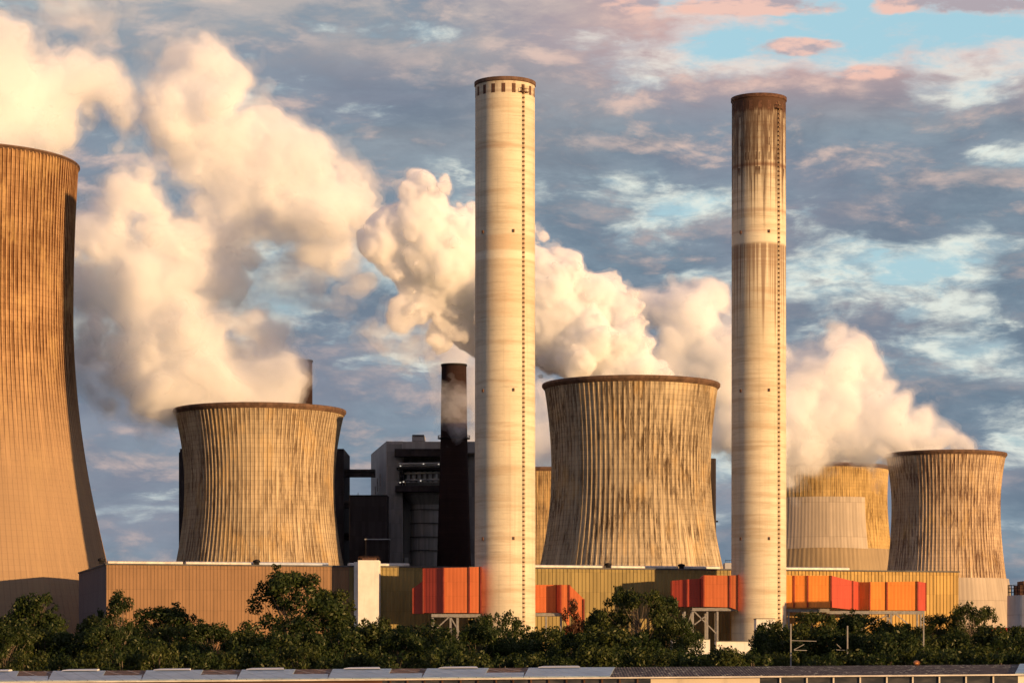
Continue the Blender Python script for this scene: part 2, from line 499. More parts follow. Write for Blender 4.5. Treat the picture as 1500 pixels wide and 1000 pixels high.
# ------------------------------------------------------------------ cooling towers
def cooling_tower(label, px, D, throat_y, throat_r, bu, bd, top_y, rim_r, nribs, mat, rib_h=.16, wall=1.0, rim_h=1.5, zstart=0.0, rings=64, fade=None):
    s = D / F
    cx, cyy = X(px, D), D
    zt, ztop = Z(throat_y, D), Z(top_y, D)
    rt, bu, bd = throat_r * s, bu * s, bd * s
    root = thing('cooling_tower', label, 'cooling tower', (cx, cyy, 0))

    def rad(z):
        b_ = bu if z > zt else bd
        return rt * math.sqrt(1 + ((z - zt) / b_) ** 2)
    z0 = max(zstart, 8.0)
    prof = [z0 + (ztop - z0) * i / rings for i in range(rings + 1)]
    mb = MB()
    fr = ((0.0, 0), (.62, 0), (.68, 1), (.92, 1))
    n = nribs * 4
    circ = 2 * math.pi * rt
    for z in prof:
        r = rad(z)
        for k in range(nribs):
            for q, h in fr:
                t = 2 * math.pi * (k + q) / nribs + math.pi      # the seam of the pattern lies at the back
                k_ = 1.0 if fade is None else min(1, max(.12, (z - fade[0]) / (fade[1] - fade[0])))
                rr = r + h * rib_h * k_
                mb.v.append((rr * math.sin(t), -rr * math.cos(t), z))
    us = [(k + q) / nribs * circ for k in range(nribs) for q, h in fr] + [circ]
    for a in range(rings):
        for k in range(n):
            j = (k + 1) % n
            mb.f.append((a * n + k, a * n + j, (a + 1) * n + j, (a + 1) * n + k))
            mb.uv += [(us[k], prof[a]), (us[k + 1], prof[a]), (us[k + 1], prof[a + 1]), (us[k], prof[a + 1])]
    sh = mb.build('shell', mat, None)
    sh.parent = root
    inner = MB()
    inner.lathe([(rad(z) - wall, z) for z in reversed(prof[::4])], 72)
    o = inner.build('inner_wall', M['rim_dark'], None, True)
    o.parent = root
    # ring beam at the top
    rr = rad(ztop)
    ro = max(rim_r * s, rr + rib_h + .5)
    rm = MB()
    rm.lathe([(rr - .1, ztop - rim_h - .5), (ro - .35, ztop - rim_h + .1), (ro, ztop - rim_h * .6), (ro, ztop - .2), (ro - .25, ztop + .05), (rr - wall - .3, ztop), (rr - wall - .3, ztop - 1.0)], 128)
    o = rm.build('rim', M['rim_dark'], None)
    o.parent = root
    # slanting legs that let the air in
    lg = MB()
    nl = 40
    for k in range(nl):
        t0 = 2 * math.pi * k / nl
        t1 = 2 * math.pi * (k + .5) / nl
        t2 = 2 * math.pi * (k + 1) / nl
        ra, rb = rad(0) + .5, rad(z0) - .5
        f_ = lambda t, r, z: (r * math.sin(t), -r * math.cos(t), z)
        lg.bar(f_(t0, ra, 0), f_(t1, rb, z0), .9)
        lg.bar(f_(t2, ra, 0), f_(t1, rb, z0), .9)
    if zstart == 0:
        o = lg.build('leg_ring', mat, None)
        o.parent = root
    return root, rad, s


M['towA'] = shell_material('weathered concrete A', (.48, .375, .245), (.13, .09, .06), 114, 2 * math.pi * 109 * 950 / F, 106, 25, 50, .9, 1.7, seed=1, blotch=.8)
M['towB'] = shell_material('weathered concrete B', (.48, .38, .25), (.12, .085, .055), 104, 2 * math.pi * 116.5 * 892 / F, 105, 42, 62, 1.0, 1.7, (.06, .035, .02), seed=21, blotch=.9)
M['towC'] = shell_material('weathered concrete C', (.58, .43, .28), (.14, .08, .055), 96, 2 * math.pi * 78.5 * 1200 / F, 105, 30, 46, 1.0, 1.7, (.09, .045, .03), seed=33, blotch=1.0)
M['towD'] = shell_material('weathered concrete D', (.52, .36, .15), (.18, .11, .05), 110, 2 * math.pi * 98.5 * 1350 / F, 109, 40, 60, .8, 1.7, (.10, .055, .02), seed=44, blotch=.8)
M['towE'] = shell_material('weathered concrete E', (.48, .33, .16), (.16, .10, .05), 104, 2 * math.pi * 85 * 1275 / F, 105, 40, 60, .9, 1.7, seed=54)
M['towF'] = shell_material('weathered concrete F', (.43, .26, .13), (.15, .07, .03), 156, 2 * math.pi * 158 * 851 / F, 176, 84, 112, 1.25, 1.9, (.07, .025, .01), joints=.35, seed=61, blotch=.6, low_pale=-1, dashw=.30)
M['skirt'] = clad('pale ribbed sheeting', (.40, .325, .25), 1.9, var=.12, panel=18, grime=.3)
M['skirt_dark'] = clad('dull ribbed sheeting', (.30, .22, .13), 2.4, var=.12, panel=18, grime=.4)

towF, radF, sF = cooling_tower('tallest cooling tower, orange brown, cut off by the left edge of the photo', -54, 851, 460, 158, 709, 422, 240, 165.5, 156, M['towF'], .3, rim_h=.8, rings=84, fade=(Z(720, 851), Z(560, 851)))
towA, radA, sA = cooling_tower('squat streaked cooling tower behind the long tan hall, steam drifting left from it', 380.5, 950, 712, 109, 205, 230, 601, 121, 114, M['towA'])
towB, radB, sB = cooling_tower('widest streaked cooling tower, standing between the two pale chimneys', 924.3, 892, 690, 116, 283, 247, 563, 130.5, 104, M['towB'])
towC, radC, sC = cooling_tower('rightmost cooling tower, reddish streaks above pale ribbed sheeting', 1385.5, 1200, 742, 78.3, 163, 225, 665, 86, 96, M['towC'])
towD, radD, sD = cooling_tower('golden cooling tower with a pale patch, its top hidden in steam', 1201, 1350, 728, 97.5, 190, 210, 684, 102, 110, M['towD'])
towE, radE, sE = cooling_tower('cooling tower of which only a sliver shows right of the left chimney', 797, 1275, 755, 84, 160, 210, 690, 91, 104, M['towE'])


def arc_sheet(mb, rad, a0, a1, z0f, z1f, off, n=60, nz=12, th=.6):
    """thin curved sheet standing OFF metres proud of a tower wall"""
    for j in range(nz):
        for i in range(n):
            q = []
            for (ii, jj) in ((i, j), (i + 1, j), (i + 1, j + 1), (i, j + 1)):
                a = a0 + (a1 - a0) * ii / n
                z = z0f(a) + (z1f(a) - z0f(a)) * jj / nz
                r = rad(z) + off
                q.append(((r * math.sin(a), -r * math.cos(a), z), (a * rad(60), z)))
            mb.face([x[0] for x in q], [x[1] for x in q])
    # top and side returns
    for i in range(n):
        a, b_ = a0 + (a1 - a0) * i / n, a0 + (a1 - a0) * (i + 1) / n
        za, zb = z1f(a), z1f(b_)
        ra, rb = rad(za), rad(zb)
        mb.face([((ra + off) * math.sin(a), -(ra + off) * math.cos(a), za), ((rb + off) * math.sin(b_), -(rb + off) * math.cos(b_), zb),
                 ((rb + off - th) * math.sin(b_), -(rb + off - th) * math.cos(b_), zb), ((ra + off - th) * math.sin(a), -(ra + off - th) * math.cos(a), za)])
    for a in (a0, a1):
        for j in range(nz):
            z, zz = z0f(a) + (z1f(a) - z0f(a)) * j / nz, z0f(a) + (z1f(a) - z0f(a)) * (j + 1) / nz
            f_ = lambda r, z_: (r * math.sin(a), -r * math.cos(a), z_)
            mb.face([f_(rad(z) + off, z), f_(rad(zz) + off, zz), f_(rad(zz) + off - th, zz), f_(rad(z) + off - th, z)])


def attach(mb, name, mat, root):
    o = mb.build(name, mat)
    o.parent = root
    return o


mb = MB()
arc_sheet(mb, radC, -math.pi, math.pi, lambda a: 12, lambda a: Z(848, 1200), 1.3, 160)
attach(mb, 'skirt', M['skirt'], towC)
mb = MB()
arc_sheet(mb, radD, -math.pi, math.pi, lambda a: 12, lambda a: Z(806, 1350), 1.3, 160)
attach(mb, 'skirt', M['skirt_dark'], towD)
mb = MB()
a_r = math.asin((1253 - 1201) / 98.)
arc_sheet(mb, radD, -1.0, a_r, lambda a: Z(812 - 6 * math.cos(a * 1.2), 1350), lambda a: Z(733, 1350), 1.6, 50)  # paler curved sheet, proud of the tower wall
attach(mb, 'pale_sheet', M['skirt'], towD)


# ------------------------------------------------------------------ the two pale chimneys
def chimney(label, px, D, r_px, top_y, base_shift, mat, ladder_x, n_open, open_y, rim_mat):
    s = D / F
    r = r_px * s
    zt = Z(top_y, D)
    root = thing('chimney', label, 'chimney', (X(px, D), D, 0))
    mb = MB()
    N = 128
    prof = [(r * 1.02 - .02 * r * min(1, i / 60), zt * i / 60) for i in range(61)]
    mb.lathe(prof, N, u_len=2 * math.pi * r)
    mb.lathe([(r - .9, zt), (r - .9, zt - 12)], N)
    attach(mb, 'shaft', mat, root).data.polygons.foreach_set('use_smooth', [True] * (62 * N - N))
    mb = MB()
    mb.lathe([(r + .02, zt - 1.0), (r + .28, zt - .8), (r + .28, zt + .15), (r - .95, zt + .15)], N)
    attach(mb, 'rim', rim_mat, root)
    # openings round the head
    for k in range(n_open):
        t = -math.pi / 2 + math.pi * (k + .35) / n_open
        w, h = .55, 1.3
        zc = Z(open_y, D)
        o = MB()
        ex = Vector((math.cos(t), math.sin(t), 0))
        nn = Vector((math.sin(t), -math.cos(t), 0))
        c = nn * (r + .015) + Vector((0, 0, zc))
        q = [c - ex * w - Vector((0, 0, h)), c + ex * w - Vector((0, 0, h)), c + ex * w + Vector((0, 0, h)), c - ex * w + Vector((0, 0, h))]
        o.face(q)
        q2 = [v - nn * .3 for v in q]
        for i in range(4):
            o.face([q[i], q2[i], q2[(i + 1) % 4], q[(i + 1) % 4]])
        attach(o, 'opening', M['iron'], root)
    # ladder with hoops
    t = math.asin(ladder_x)
    ex = Vector((math.cos(t), math.sin(t), 0))
    nn = Vector((math.sin(t), -math.cos(t), 0))
    lad = MB()
    base = nn * (r * 1.02 + .35)
    topv = nn * (r + .35)
    for sx in (-.2, .2):
        lad.bar(base + ex * sx + Vector((0, 0, 4)), topv + ex * sx + Vector((0, 0, zt - 2)), .10)
    z = 4.0
    while z < zt - 2:
        k = 1.02 - .02 * z / zt
        b0 = nn * (r * k)
        lad.bar(b0 - ex * .2 + nn * .6 + Vector((0, 0, z)), b0 + ex * .2 + nn * .6 + Vector((0, 0, z)), .1, .4)
        lad.bar(b0 - ex * .26 + Vector((0, 0, z)), b0 - ex * .2 + nn * .6 + Vector((0, 0, z)), .08, .4)
        lad.bar(b0 + ex * .26 + Vector((0, 0, z)), b0 + ex * .2 + nn * .6 + Vector((0, 0, z)), .08, .4)
        z += 1.3
    attach(lad, 'ladder', M['ladder_steel'], root)
    # small inspection platform below the head
    pl = MB()
    zc = Z(open_y + 5, D)
    b0 = nn * r
    pl.box(-.1, .1, -.1, .1, 0, .1)
    pl.v, pl.f, pl.uv = [], [], []
    for dz_, w in ((0, 2.6), (1.1, 2.6)):
        pl.bar(b0 - ex * w / 2 + nn * .5 + Vector((0, 0, zc + dz_)), b0 + ex * w / 2 + nn * .5 + Vector((0, 0, zc + dz_)), 1.0 if dz_ == 0 else .12, .25 if dz_ == 0 else .12)
    for q in (-1.3, -.6, 0, .6, 1.3):
        pl.bar(b0 + ex * q + nn * .95 + Vector((0, 0, zc)), b0 + ex * q + nn * .95 + Vector((0, 0, zc + 1.1)), .1)
    attach(pl, 'inspection_platform', M['iron'], root)
    # aviation lamps and sockets at three levels
    for zz in (345, 575, 790):
        zc = Z(zz, D)
        for a in (-.72, .28):
            t_ = math.asin(a)
            n_ = Vector((math.sin(t_), -math.cos(t_), 0))
            bx = MB()
            bx.bar(n_ * (r - .1) + Vector((0, 0, zc)), n_ * (r + .45) + Vector((0, 0, zc)), .45, .9)
            attach(bx, 'warning_light', M['iron'], root)
    return root


def chimney_concrete(name, light, z_top, bands, seed, top_cap, streak_band):
    def b(t, out):
        uv = t.node('ShaderNodeUVMap').outputs[0]
        u, v, _ = t.xyz(uv)
        big = t.noise(t.vec(t.m('MULTIPLY', u, .05), t.m('MULTIPLY', v, .06), seed), 1, 4, .55)
        fine = t.noise(t.vec(t.m('MULTIPLY', u, .7), t.m('MULTIPLY', v, 1.6), seed + 2), 1, 6, .65)
        hb = t.noise(t.vec(t.m('MULTIPLY', u, .03), t.m('MULTIPLY', v, .35), seed + 3), 1, 5, .65)
        hb2 = t.noise(t.vec(t.m('MULTIPLY', u, .09), t.m('MULTIPLY', v, 1.1), seed + 4), 1, 4, .65)
        vs = t.noise(t.vec(t.m('MULTIPLY', u, .8), t.m('MULTIPLY', v, .012), seed + 5), 1, 5, .6)
        c0 = tuple(x * .80 for x in light)
        dark = tuple(x * .38 for x in light)
        col = t.mix(t.ss(big, .3, .7), c0, light)
        col = t.mix(t.m('MULTIPLY', t.ss(hb, .45, .66), .6), col, (light[0] * .62, light[1] * .52, light[2] * .45))
        col = t.mix(t.m('MULTIPLY', t.ss(hb2, .58, .70), .40), col, dark)
        col = t.mix(t.m('MULTIPLY', t.ss(fine, .5, .8), .22), col, dark)
        fr = t.m('FRACT', t.m('DIVIDE', v, 2.5))
        col = t.mix(t.m('MULTIPLY', t.ss(fr, .1, 0), .22), col, dark)
        col = t.mix(t.m('MULTIPLY', t.ss(vs, .5, .72), .30), col, dark)
        for z0, z1, f_, cc in bands:            # tide marks and paler rings
            inb = t.m('MULTIPLY', t.ss(v, z0 - .5, z0 + .5), t.ss(v, z1 + .5, z1 - .5))
            col = t.mix(t.m('MULTIPLY', inb, f_), col, cc)
        if streak_band:
            z0, z1 = streak_band
            nu = t.noise(t.vec(t.m('MULTIPLY', u, .8), 0, seed + 9), 1, 5, .7)
            drip = t.m('MULTIPLY', t.ss(nu, .38, .66), -(z1 - z0) * 1.0)
            zz = t.m('MULTIPLY', t.ss(t.m('SUBTRACT', t.m('SUBTRACT', v, drip), z1), 0.0, 14.0), t.ss(v, z1 + .5, z1 - .5))
            col = t.mix(t.m('MULTIPLY', zz, .72), col, (.16, .085, .05))
        if top_cap:
            n = t.noise(t.vec(t.m('MULTIPLY', u, .6), t.m('MULTIPLY', v, .05), seed + 31), 1, 4, .6)
            n2 = t.noise(t.vec(t.m('MULTIPLY', u, 1.3), t.m('MULTIPLY', v, .10), seed + 37), 1, 4, .6)
            cap = t.ss(t.m('ADD', v, t.m('MULTIPLY', n2, 8)), z_top - 5, z_top)
            nu = t.noise(t.vec(t.m('MULTIPLY', u, .75), 0, seed + 41), 1, 5, .7)
            drip = t.m('MULTIPLY', t.ss(nu, .30, .60), -44.0)
            hang = t.ss(t.m('SUBTRACT', t.m('SUBTRACT', v, drip), z_top), -0.0, 16.0)
            hang = t.m('MULTIPLY', hang, t.ss(n2, .25, .55, .45, 1))
            # squares of darker patching between lighter ribs
            gu = t.ss(t.m('FRACT', t.m('DIVIDE', u, 3.1)), .36, .44)
            gv = t.ss(t.m('FRACT', t.m('DIVIDE', t.m('SUBTRACT', v, z_top), 4.3)), .40, .5)
            cw = t.node('ShaderNodeTexWhiteNoise', {'noise_dimensions': '2D'})
            t.put(cw.inputs['Vector'], t.vec(t.m('FLOOR', t.m('DIVIDE', u, 3.1)), t.m('FLOOR', t.m('DIVIDE', t.m('SUBTRACT', v, z_top), 4.3)), 0))
            gv = t.m('MULTIPLY', gv, t.ss(cw.outputs[0], .25, .6))
            cell = t.m('MULTIPLY', t.m('MULTIPLY', gu, gv), t.m('MULTIPLY', t.ss(v, z_top - 26, z_top - 22), t.ss(n2, .36, .52)))
            dk = t.m('MAXIMUM', t.m('MAXIMUM', t.m('MULTIPLY', cap, .97), t.m('MULTIPLY', hang, .88)), t.m('MULTIPLY', cell, .9))
            col = t.mix(dk, col, (.060, .024, .012))
        else:
            n2 = t.noise(t.vec(t.m('MULTIPLY', u, 1.0), t.m('MULTIPLY', v, .10), seed + 37), 1, 4, .6)
            cap = t.m('MULTIPLY', t.ss(v, z_top - 7, z_top + 1), t.ss(n2, .4, .75, .25, 1))
            col = t.mix(t.m('MULTIPLY', cap, .7), col, (.14, .06, .03))
        principled(t, out, col, .85, 0, fine, .25, .06)
    return material(name, b)


D1, D2 = 729., 750.
z1 = lambda y: Z(y, D1)
z2 = lambda y: Z(y, D2)
pale = (.74, .66, .52)
M['ch1'] = chimney_concrete('chimney concrete left', (.66, .57, .42), z1(122),
                            [(z1(372), z1(350), .5, (.50, .33, .20)), (z1(384), z1(373), .5, pale), (z1(470), z1(385), .28, (.50, .35, .22)), (z1(224), z1(219), .4, (.35, .2, .12)), (z1(143), z1(141), .6, (.2, .12, .08))], 3, False, None)
M['ch2'] = chimney_concrete('chimney concrete right', (.64, .55, .40), z2(145),
                            [(z2(250), z2(245), .75, (.20, .10, .06)), (z2(316), z2(311), .5, (.3, .18, .11)), (z2(361), z2(340), .35, pale), (z2(386), z2(384), .7, pale), (z2(345), z2(342), .5, (.4, .25, .15))], 12, True, (z2(560), z2(362)))
chim1 = chimney('taller pale concrete chimney left of the widest cooling tower', 739.8, D1, 43.6, 122.5, 0, M['ch1'], .60, 9, 138, M['rim_dark'])
chim2 = chimney('pale concrete chimney with a sooty brown head and dark streaks', 1111.5, D2, 39.4, 145.5, 0, M['ch2'], .64, 9, 161, M['iron'])


# ------------------------------------------------------------------ the long halls
HA = Vector((-116, 722, 0))
HD = Vector((82, 22, 0)).normalized()
HN = Vector((22, -82, 0)).normalized()       # outward, towards the camera
HTOP = 37.0


def hall_t(px):
    """distance along the hall front of the point seen at column px"""
    k = (px - 750) / F
    return (k * HA.y - HA.x) / (HD.x - k * HD.y)


def corr_wall(mb, a, b, z0, z1, period, depth, nrm):
    d = (b - a)
    L = d.length
    d.normalize()
    n = max(1, int(L / period))
    p = L / n
    pts = []
    for i in range(n):
        for q, h in ((0, 0), (.5, 0), (.58, 1), (.92, 1)):
            pts.append((a + d * (i + q) * p + nrm * h * depth, (i + q) * p))
    pts.append((b, L))
    for (p0, u0), (p1, u1) in zip(pts, pts[1:]):
        mb.face([(p0.x, p0.y, z0), (p1.x, p1.y, z0), (p1.x, p1.y, z1), (p0.x, p0.y, z1)], [(u0, z0), (u1, z0), (u1, z1), (u0, z1)])


def hall(name, label, pa, pb, top, mat, depth, period, cdepth, vents, back_shift=0.0, off=0.0):
    ta, tb = hall_t(pa), hall_t(pb)
    a, b = HA + HD * ta - HN * off, HA + HD * tb - HN * off
    a2, b2 = a - HN * depth, b - HN * depth
    root = thing(name, label, 'industrial hall', (a.x, a.y, 0))
    w = MB()
    corr_wall(w, a, b, 0, top, period, cdepth, HN)
    w.build('front_wall', mat, root)
    w = MB()
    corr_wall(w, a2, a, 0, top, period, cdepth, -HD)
    w.build('end_wall', M['gable_shade_clad'], root)
    w = MB()
    corr_wall(w, b, b2, 0, top, period, cdepth, HD)
    w.build('end_wall', mat, root)
    w = MB()
    corr_wall(w, b2, a2, 0, top, period, cdepth, -HN)
    w.build('back_wall', mat, root)
    r = MB()
    u = Vector((0, 0, 1))
    e = .35
    A, B, B2, A2 = a + HN * e - HD * e, b + HN * e + HD * e, b2 - HN * e + HD * e, a2 - HN * e - HD * e
    lo, hi = top + .0, top + .45
    q0 = [v + u * lo for v in (A, B, B2, A2)]
    q1 = [v + u * hi for v in (A, B, B2, A2)]
    r.face(q1)
    r.face(q0[::-1])
    for i in range(4):
        r.face([q0[i], q0[(i + 1) % 4], q1[(i + 1) % 4], q1[i]])
    roof = r.build('roof', M['roof_grey'], root)
    for (v0, v1, hh, mm) in vents:          # long rooflight hoods along the front edge
        p0, p1 = HA + HD * hall_t(v0) - HN * (off + 3), HA + HD * hall_t(v1) - HN * (off + 3)
        v = MB()
        z0 = hi + .003
        pr = ((0, 0), (0, hh * .75), (1.2, hh), (2.8, hh), (4, hh * .75), (4, 0))
        for (d0, h0), (d1, h1) in zip(pr, pr[1:]):
            v.face([p0 - HN * d0 + u * (z0 + h0), p1 - HN * d0 + u * (z0 + h0), p1 - HN * d1 + u * (z0 + h1), p0 - HN * d1 + u * (z0 + h1)])
        for pp in (p0, p1):
            v.face([pp - HN * d_ + u * (z0 + h_) for d_, h_ in pr])
        v.build('rooflight', mm, root)
    return root


blue_glass = plain('milky rooflight', (.46, .50, .58), .35, 0, .15, .5)
hall('turbine_hall', 'long tan ribbed hall with a dark gable end, below the squat cooling tower', 156, 511, HTOP, M['tan_clad'], 84, 1.0, .10,
     [(160, 270, .9, M['pale_metal']), (275, 374, .9, M['pale_metal']), (382, 484, .9, blue_glass)])
hall('turbine_hall', 'olive ribbed hall crossed by the chimney shadows, below the widest cooling tower', 511.6, 1068, HTOP, M['olive_clad'], 60, 1.15, .16,
     [(516, 603, .9, M['pale_metal']), (786, 888, .9, M['pale_metal']), (900, 998, .9, M['pale_metal']), (1006, 1060, .9, M['pale_metal'])])
hall('turbine_hall', 'ochre yellow ribbed hall behind the long row of orange ducts', 1068.6, 1404, HTOP, M['gold_clad'], 60, 1.15, .2,
     [(1157, 1250, .9, M['pale_metal'])])
# roof fans standing in the gaps between the rooflights
fan0 = None
for k, (px, lab) in enumerate(((150, 'small roof fan at the gable corner of the tan hall'), (378, 'dark roof fan between the two rooflights of the tan hall'), (894, 'dark roof fan between rooflights left below the widest cooling tower'), (1002, 'dark roof fan between rooflights right below the widest cooling tower'))):
    c = HA + HD * hall_t(px) - HN * 2.5
    root = thing('roof_fan', lab, 'roof fan', (c.x, c.y, HTOP + .45), 'roof fans on the long halls')
    b_ = MB()
    b_.box(-.7, .7, -.7, .7, 0, .7)
    attach(b_, 'base', M['dark_steel'], root)
    b_ = MB()
    b_.lathe([(.9, .7), (1.1, .8), (1.1, 1.3), (.4, 1.55), (0.01, 1.6)], 16)
    attach(b_, 'cowl', M['dark_steel'], root)

# ------------------------------------------------------------------ white stair tower
D_ = 732.
root = thing('stair_tower', 'slim white stair tower in front of the shaded hall wall', 'tower', (X(537, D_), D_, 0))
x0, x1 = X(524.5, D_), X(555, D_)
zt = Z(820, D_)
w = MB()
w.box(x0, x1, D_, D_ + 9, 0, zt)
w.build('wall', M['white_paint'], root)
w = MB()
w.box(X(519, D_ + 5), x0 - .003, D_ + 3.5, D_ + 8.5, 0, zt - .4)
w.build('side_bay', M['white_paint'], root)
for k in range(6):
    w = MB()
    zz = zt - 3.4 - k * 3.1
    w.box(x0 - .05, x0 + .003, D_ + .9, D_ + 2.1, zz, zz + 1.3)
    w.build('window', M['black'], root)
w = MB()
for i in range(7):
    xx = x0 + .2 + (x1 - x0 - .4) * i / 6
    w.bar((xx, D_ + .3, zt), (xx, D_ + .3, zt + 1.0), .07)
    w.bar((xx, D_ + 8.6, zt), (xx, D_ + 8.6, zt + 1.0), .07)
for yy in (D_ + .3, D_ + 8.6):
    w.bar((x0 + .1, yy, zt + 1.0), (x1 - .1, yy, zt + 1.0), .08)
w.box(x0 + 1, x1 - 1, D_ + 3, D_ + 6, zt + .003, zt + .8)
w.build('roof_railing', M['iron'], root)


# ------------------------------------------------------------------ orange flue ducts on steel trestles
def duct(label, segs, depth, frame_posts):
    """segs: list of (px, D, top_y, bottom_y, material key) along the duct front, left to right"""
    p0 = P(segs[0][0], segs[0][3], segs[0][1])
    root = thing('flue_duct', label, 'flue duct', (p0.x, p0.y, 0), 'orange flue ducts beside the chimneys')
    for (a, b) in zip(segs, segs[1:]):
        if a[4] is None:
            continue
        mb = MB()
        pa0, pa1 = P(a[0], a[3], a[1]), P(a[0], a[2], a[1])
        pb0, pb1 = P(b[0], b[5] if len(b) > 5 else b[3], b[1]), P(b[0], b[6] if len(b) > 6 else b[2], b[1])
        L = (Vector((pb0.x, pb0.y, 0)) - Vector((pa0.x, pa0.y, 0))).length
        uo = a[0] * .19
        yv = Vector((0, depth, 0))
        mb.face([pa0, pb0, pb1, pa1], [(uo, pa0.z), (uo + L, pb0.z), (uo + L, pb1.z), (uo, pa1.z)])
        mb.face([pb0 + yv, pa0 + yv, pa1 + yv, pb1 + yv])
        mb.face([pa1, pb1, pb1 + yv, pa1 + yv])
        mb.face([pb0, pa0, pa0 + yv, pb0 + yv])
        mb.face([pa0, pa1, pa1 + yv, pa0 + yv], [(uo, pa0.z), (uo, pa1.z), (uo + depth, pa1.z), (uo + depth, pa0.z)])
        mb.face([pb1, pb0, pb0 + yv, pb1 + yv], [(uo, pb1.z), (uo, pb0.z), (uo + depth, pb0.z), (uo + depth, pb1.z)])
        mb.build('duct_panel', M[a[4]], root)
    # raised flanges at each joint
    for sgm in segs:
        mb = MB()
        p_lo, p_hi = P(sgm[0], sgm[3] + .2, sgm[1]), P(sgm[0], sgm[2] - .15, sgm[1])
        mb.bar(p_lo + Vector((0, -.1, 0)), p_hi + Vector((0, -.1, 0)), .4, .5)
        mb.build('flange', M['dark_red'], root)
    return root


def trestle(label, beams, posts, braces, D, depth=7.0):
    c = X(posts[0], D)
    root = thing('duct_trestle', label, 'steel frame', (c, D, 0), 'steel trestles under the orange ducts')
    for (xa, xb, y) in beams:
        for yy in (D, D + depth):
            m = MB()
            m.bar((X(xa, D), yy, Z(y, D)), (X(xb, D), yy, Z(y, D)), .5, .9)
            m.build('beam', M['steel'], root)
    for px in posts:
        for yy in (D, D + depth):
            m = MB()
            m.bar((X(px, D), yy, 0), (X(px, D), yy, Z(beams[0][2] + 1, D) - .45), .55)
            m.build('leg', M['steel'], root)
    for (xa, ya, xb, yb) in braces:
        m = MB()
        m.bar((X(xa, D), D, Z(ya, D)), (X(xb, D), D, Z(yb, D)), .34)
        m.build('brace', M['steel'], root)
    return root


duct('orange flue duct on the left side of the left chimney', [
    (605, 724, 861, 898, 'crimson_clad'), (620, 722.5, 833, 898, 'crimson_clad', 898, 850), (620.2, 722, 832, 897, 'crimson_clad'), (650, 718.5, 831, 897, 'orange_clad'),
    (687.5, 718, 830.5, 897, 'orange_clad'), (704.5, 718, 829.5, 897.5, None)], 9, None)
trestle('grey steel trestle under the duct left of the left chimney', [(632, 704, 901)], [634, 660, 670, 702], [(661, 905, 678, 934), (634, 925, 658, 903)], 719)
duct('short orange flue duct with a slanting corner right of the left chimney', [
    (781, 733, 856, 896.5, 'orange_clad'), (815, 733, 856, 896.5, 'crimson_clad'), (821.5, 730, 856, 896.5, 'orange_clad'), (834, 730, 856, 897, 'orange_clad', 920, 856), (855.5, 730, 877, 923, None)], 9, None)
trestle('steel trestle under the duct right of the left chimney', [(784, 834, 899.5)], [800, 822, 832], [], 732)
duct('orange flue duct on the left side of the sooty headed chimney', [
    (985, 748, 850, 888, 'crimson_clad'), (1007, 746, 848, 888, 'crimson_clad'), (1026, 745.5, 847, 888, 'crimson_clad'), (1031, 743, 842, 888, 'orange_clad'), (1069, 742.5, 842.5, 889, 'orange_clad'), (1082, 742, 841.5, 893.5, None)], 9, None)
trestle('steel trestle with cross braces under the duct left of the sooty headed chimney', [(1014, 1080, 892)], [1003, 1015, 1051, 1036], [(1017, 895, 1050, 928), (1036, 900, 1003, 925), (1003, 925, 1014, 895)], 743.5)
duct('row of orange and crimson duct boxes right of the sooty headed chimney', [
    (1150, 752, 842.5, 889, 'amber_clad'), (1163, 752, 842.5, 889, 'amber_clad'), (1183, 751, 842.5, 889, 'amber_clad'), (1217.5, 750, 842.5, 889, 'crimson_clad'), (1249, 756, 850, 892.5, 'crimson_clad', 892.5, 850.5),
    (1258, 760, 852, 892.5, 'amber_clad'), (1274, 758, 852, 892.5, 'amber_clad'), (1299, 758, 852, 893, 'amber_clad'), (1344, 757, 851, 893.5, 'crimson_clad'), (1356, 763, 853, 894, None)], 8, None)
trestle('long steel trestle under the row of ducts beside the ochre hall', [(1153, 1215, 893.5), (1215, 1354, 896.5)], [1155, 1188, 1240, 1262, 1305, 1349], [(1300, 908, 1310, 899), (1312, 899, 1330, 913), (1262, 920, 1300, 900)], 753)

# ------------------------------------------------------------------ boiler houses and old brick stacks behind
Db = 1060.


def prism(mb, pts, z0, z1):
    """vertical prism over a plan polygon given clockwise seen from above or not"""
    n = len(pts)
    u = 0
    for i in range(n):
        a, b = Vector(pts[i]), Vector(pts[(i + 1) % n])
        L = (b - a).length
        mb.face([(a.x, a.y, z0), (b.x, b.y, z0), (b.x, b.y, z1), (a.x, a.y, z1)], [(u, z0), (u + L, z0), (u + L, z1), (u, z1)])
        u += L
    mb.face([(p[0], p[1], z1) for p in pts])
    mb.face([(p[0], p[1], z0) for p in pts][::-1])


def bx(px0, px1, y_top, y_bot, D, depth, mat, name, root, z_bot=None):
    m = MB()
    m.box(X(px0, D), X(px1, D), D, D + depth, Z(y_bot, D) if z_bot is None else z_bot, Z(y_top, D))
    return m.build(name, mat, root)


# behind the squat tower
root = thing('boiler_house', 'dark boiler house whose two edges show beside the squat cooling tower', 'boiler house', (X(380, Db), Db, 0))
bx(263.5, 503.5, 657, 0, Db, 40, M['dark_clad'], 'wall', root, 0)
bx(266.5, 270, 655, 670, Db - 2, 1.9, M['iron'], 'roof_pipe', root)
bx(262, 263.4, 662, 0, Db + 2, 6, M['dark_steel'], 'downpipe', root, 0)
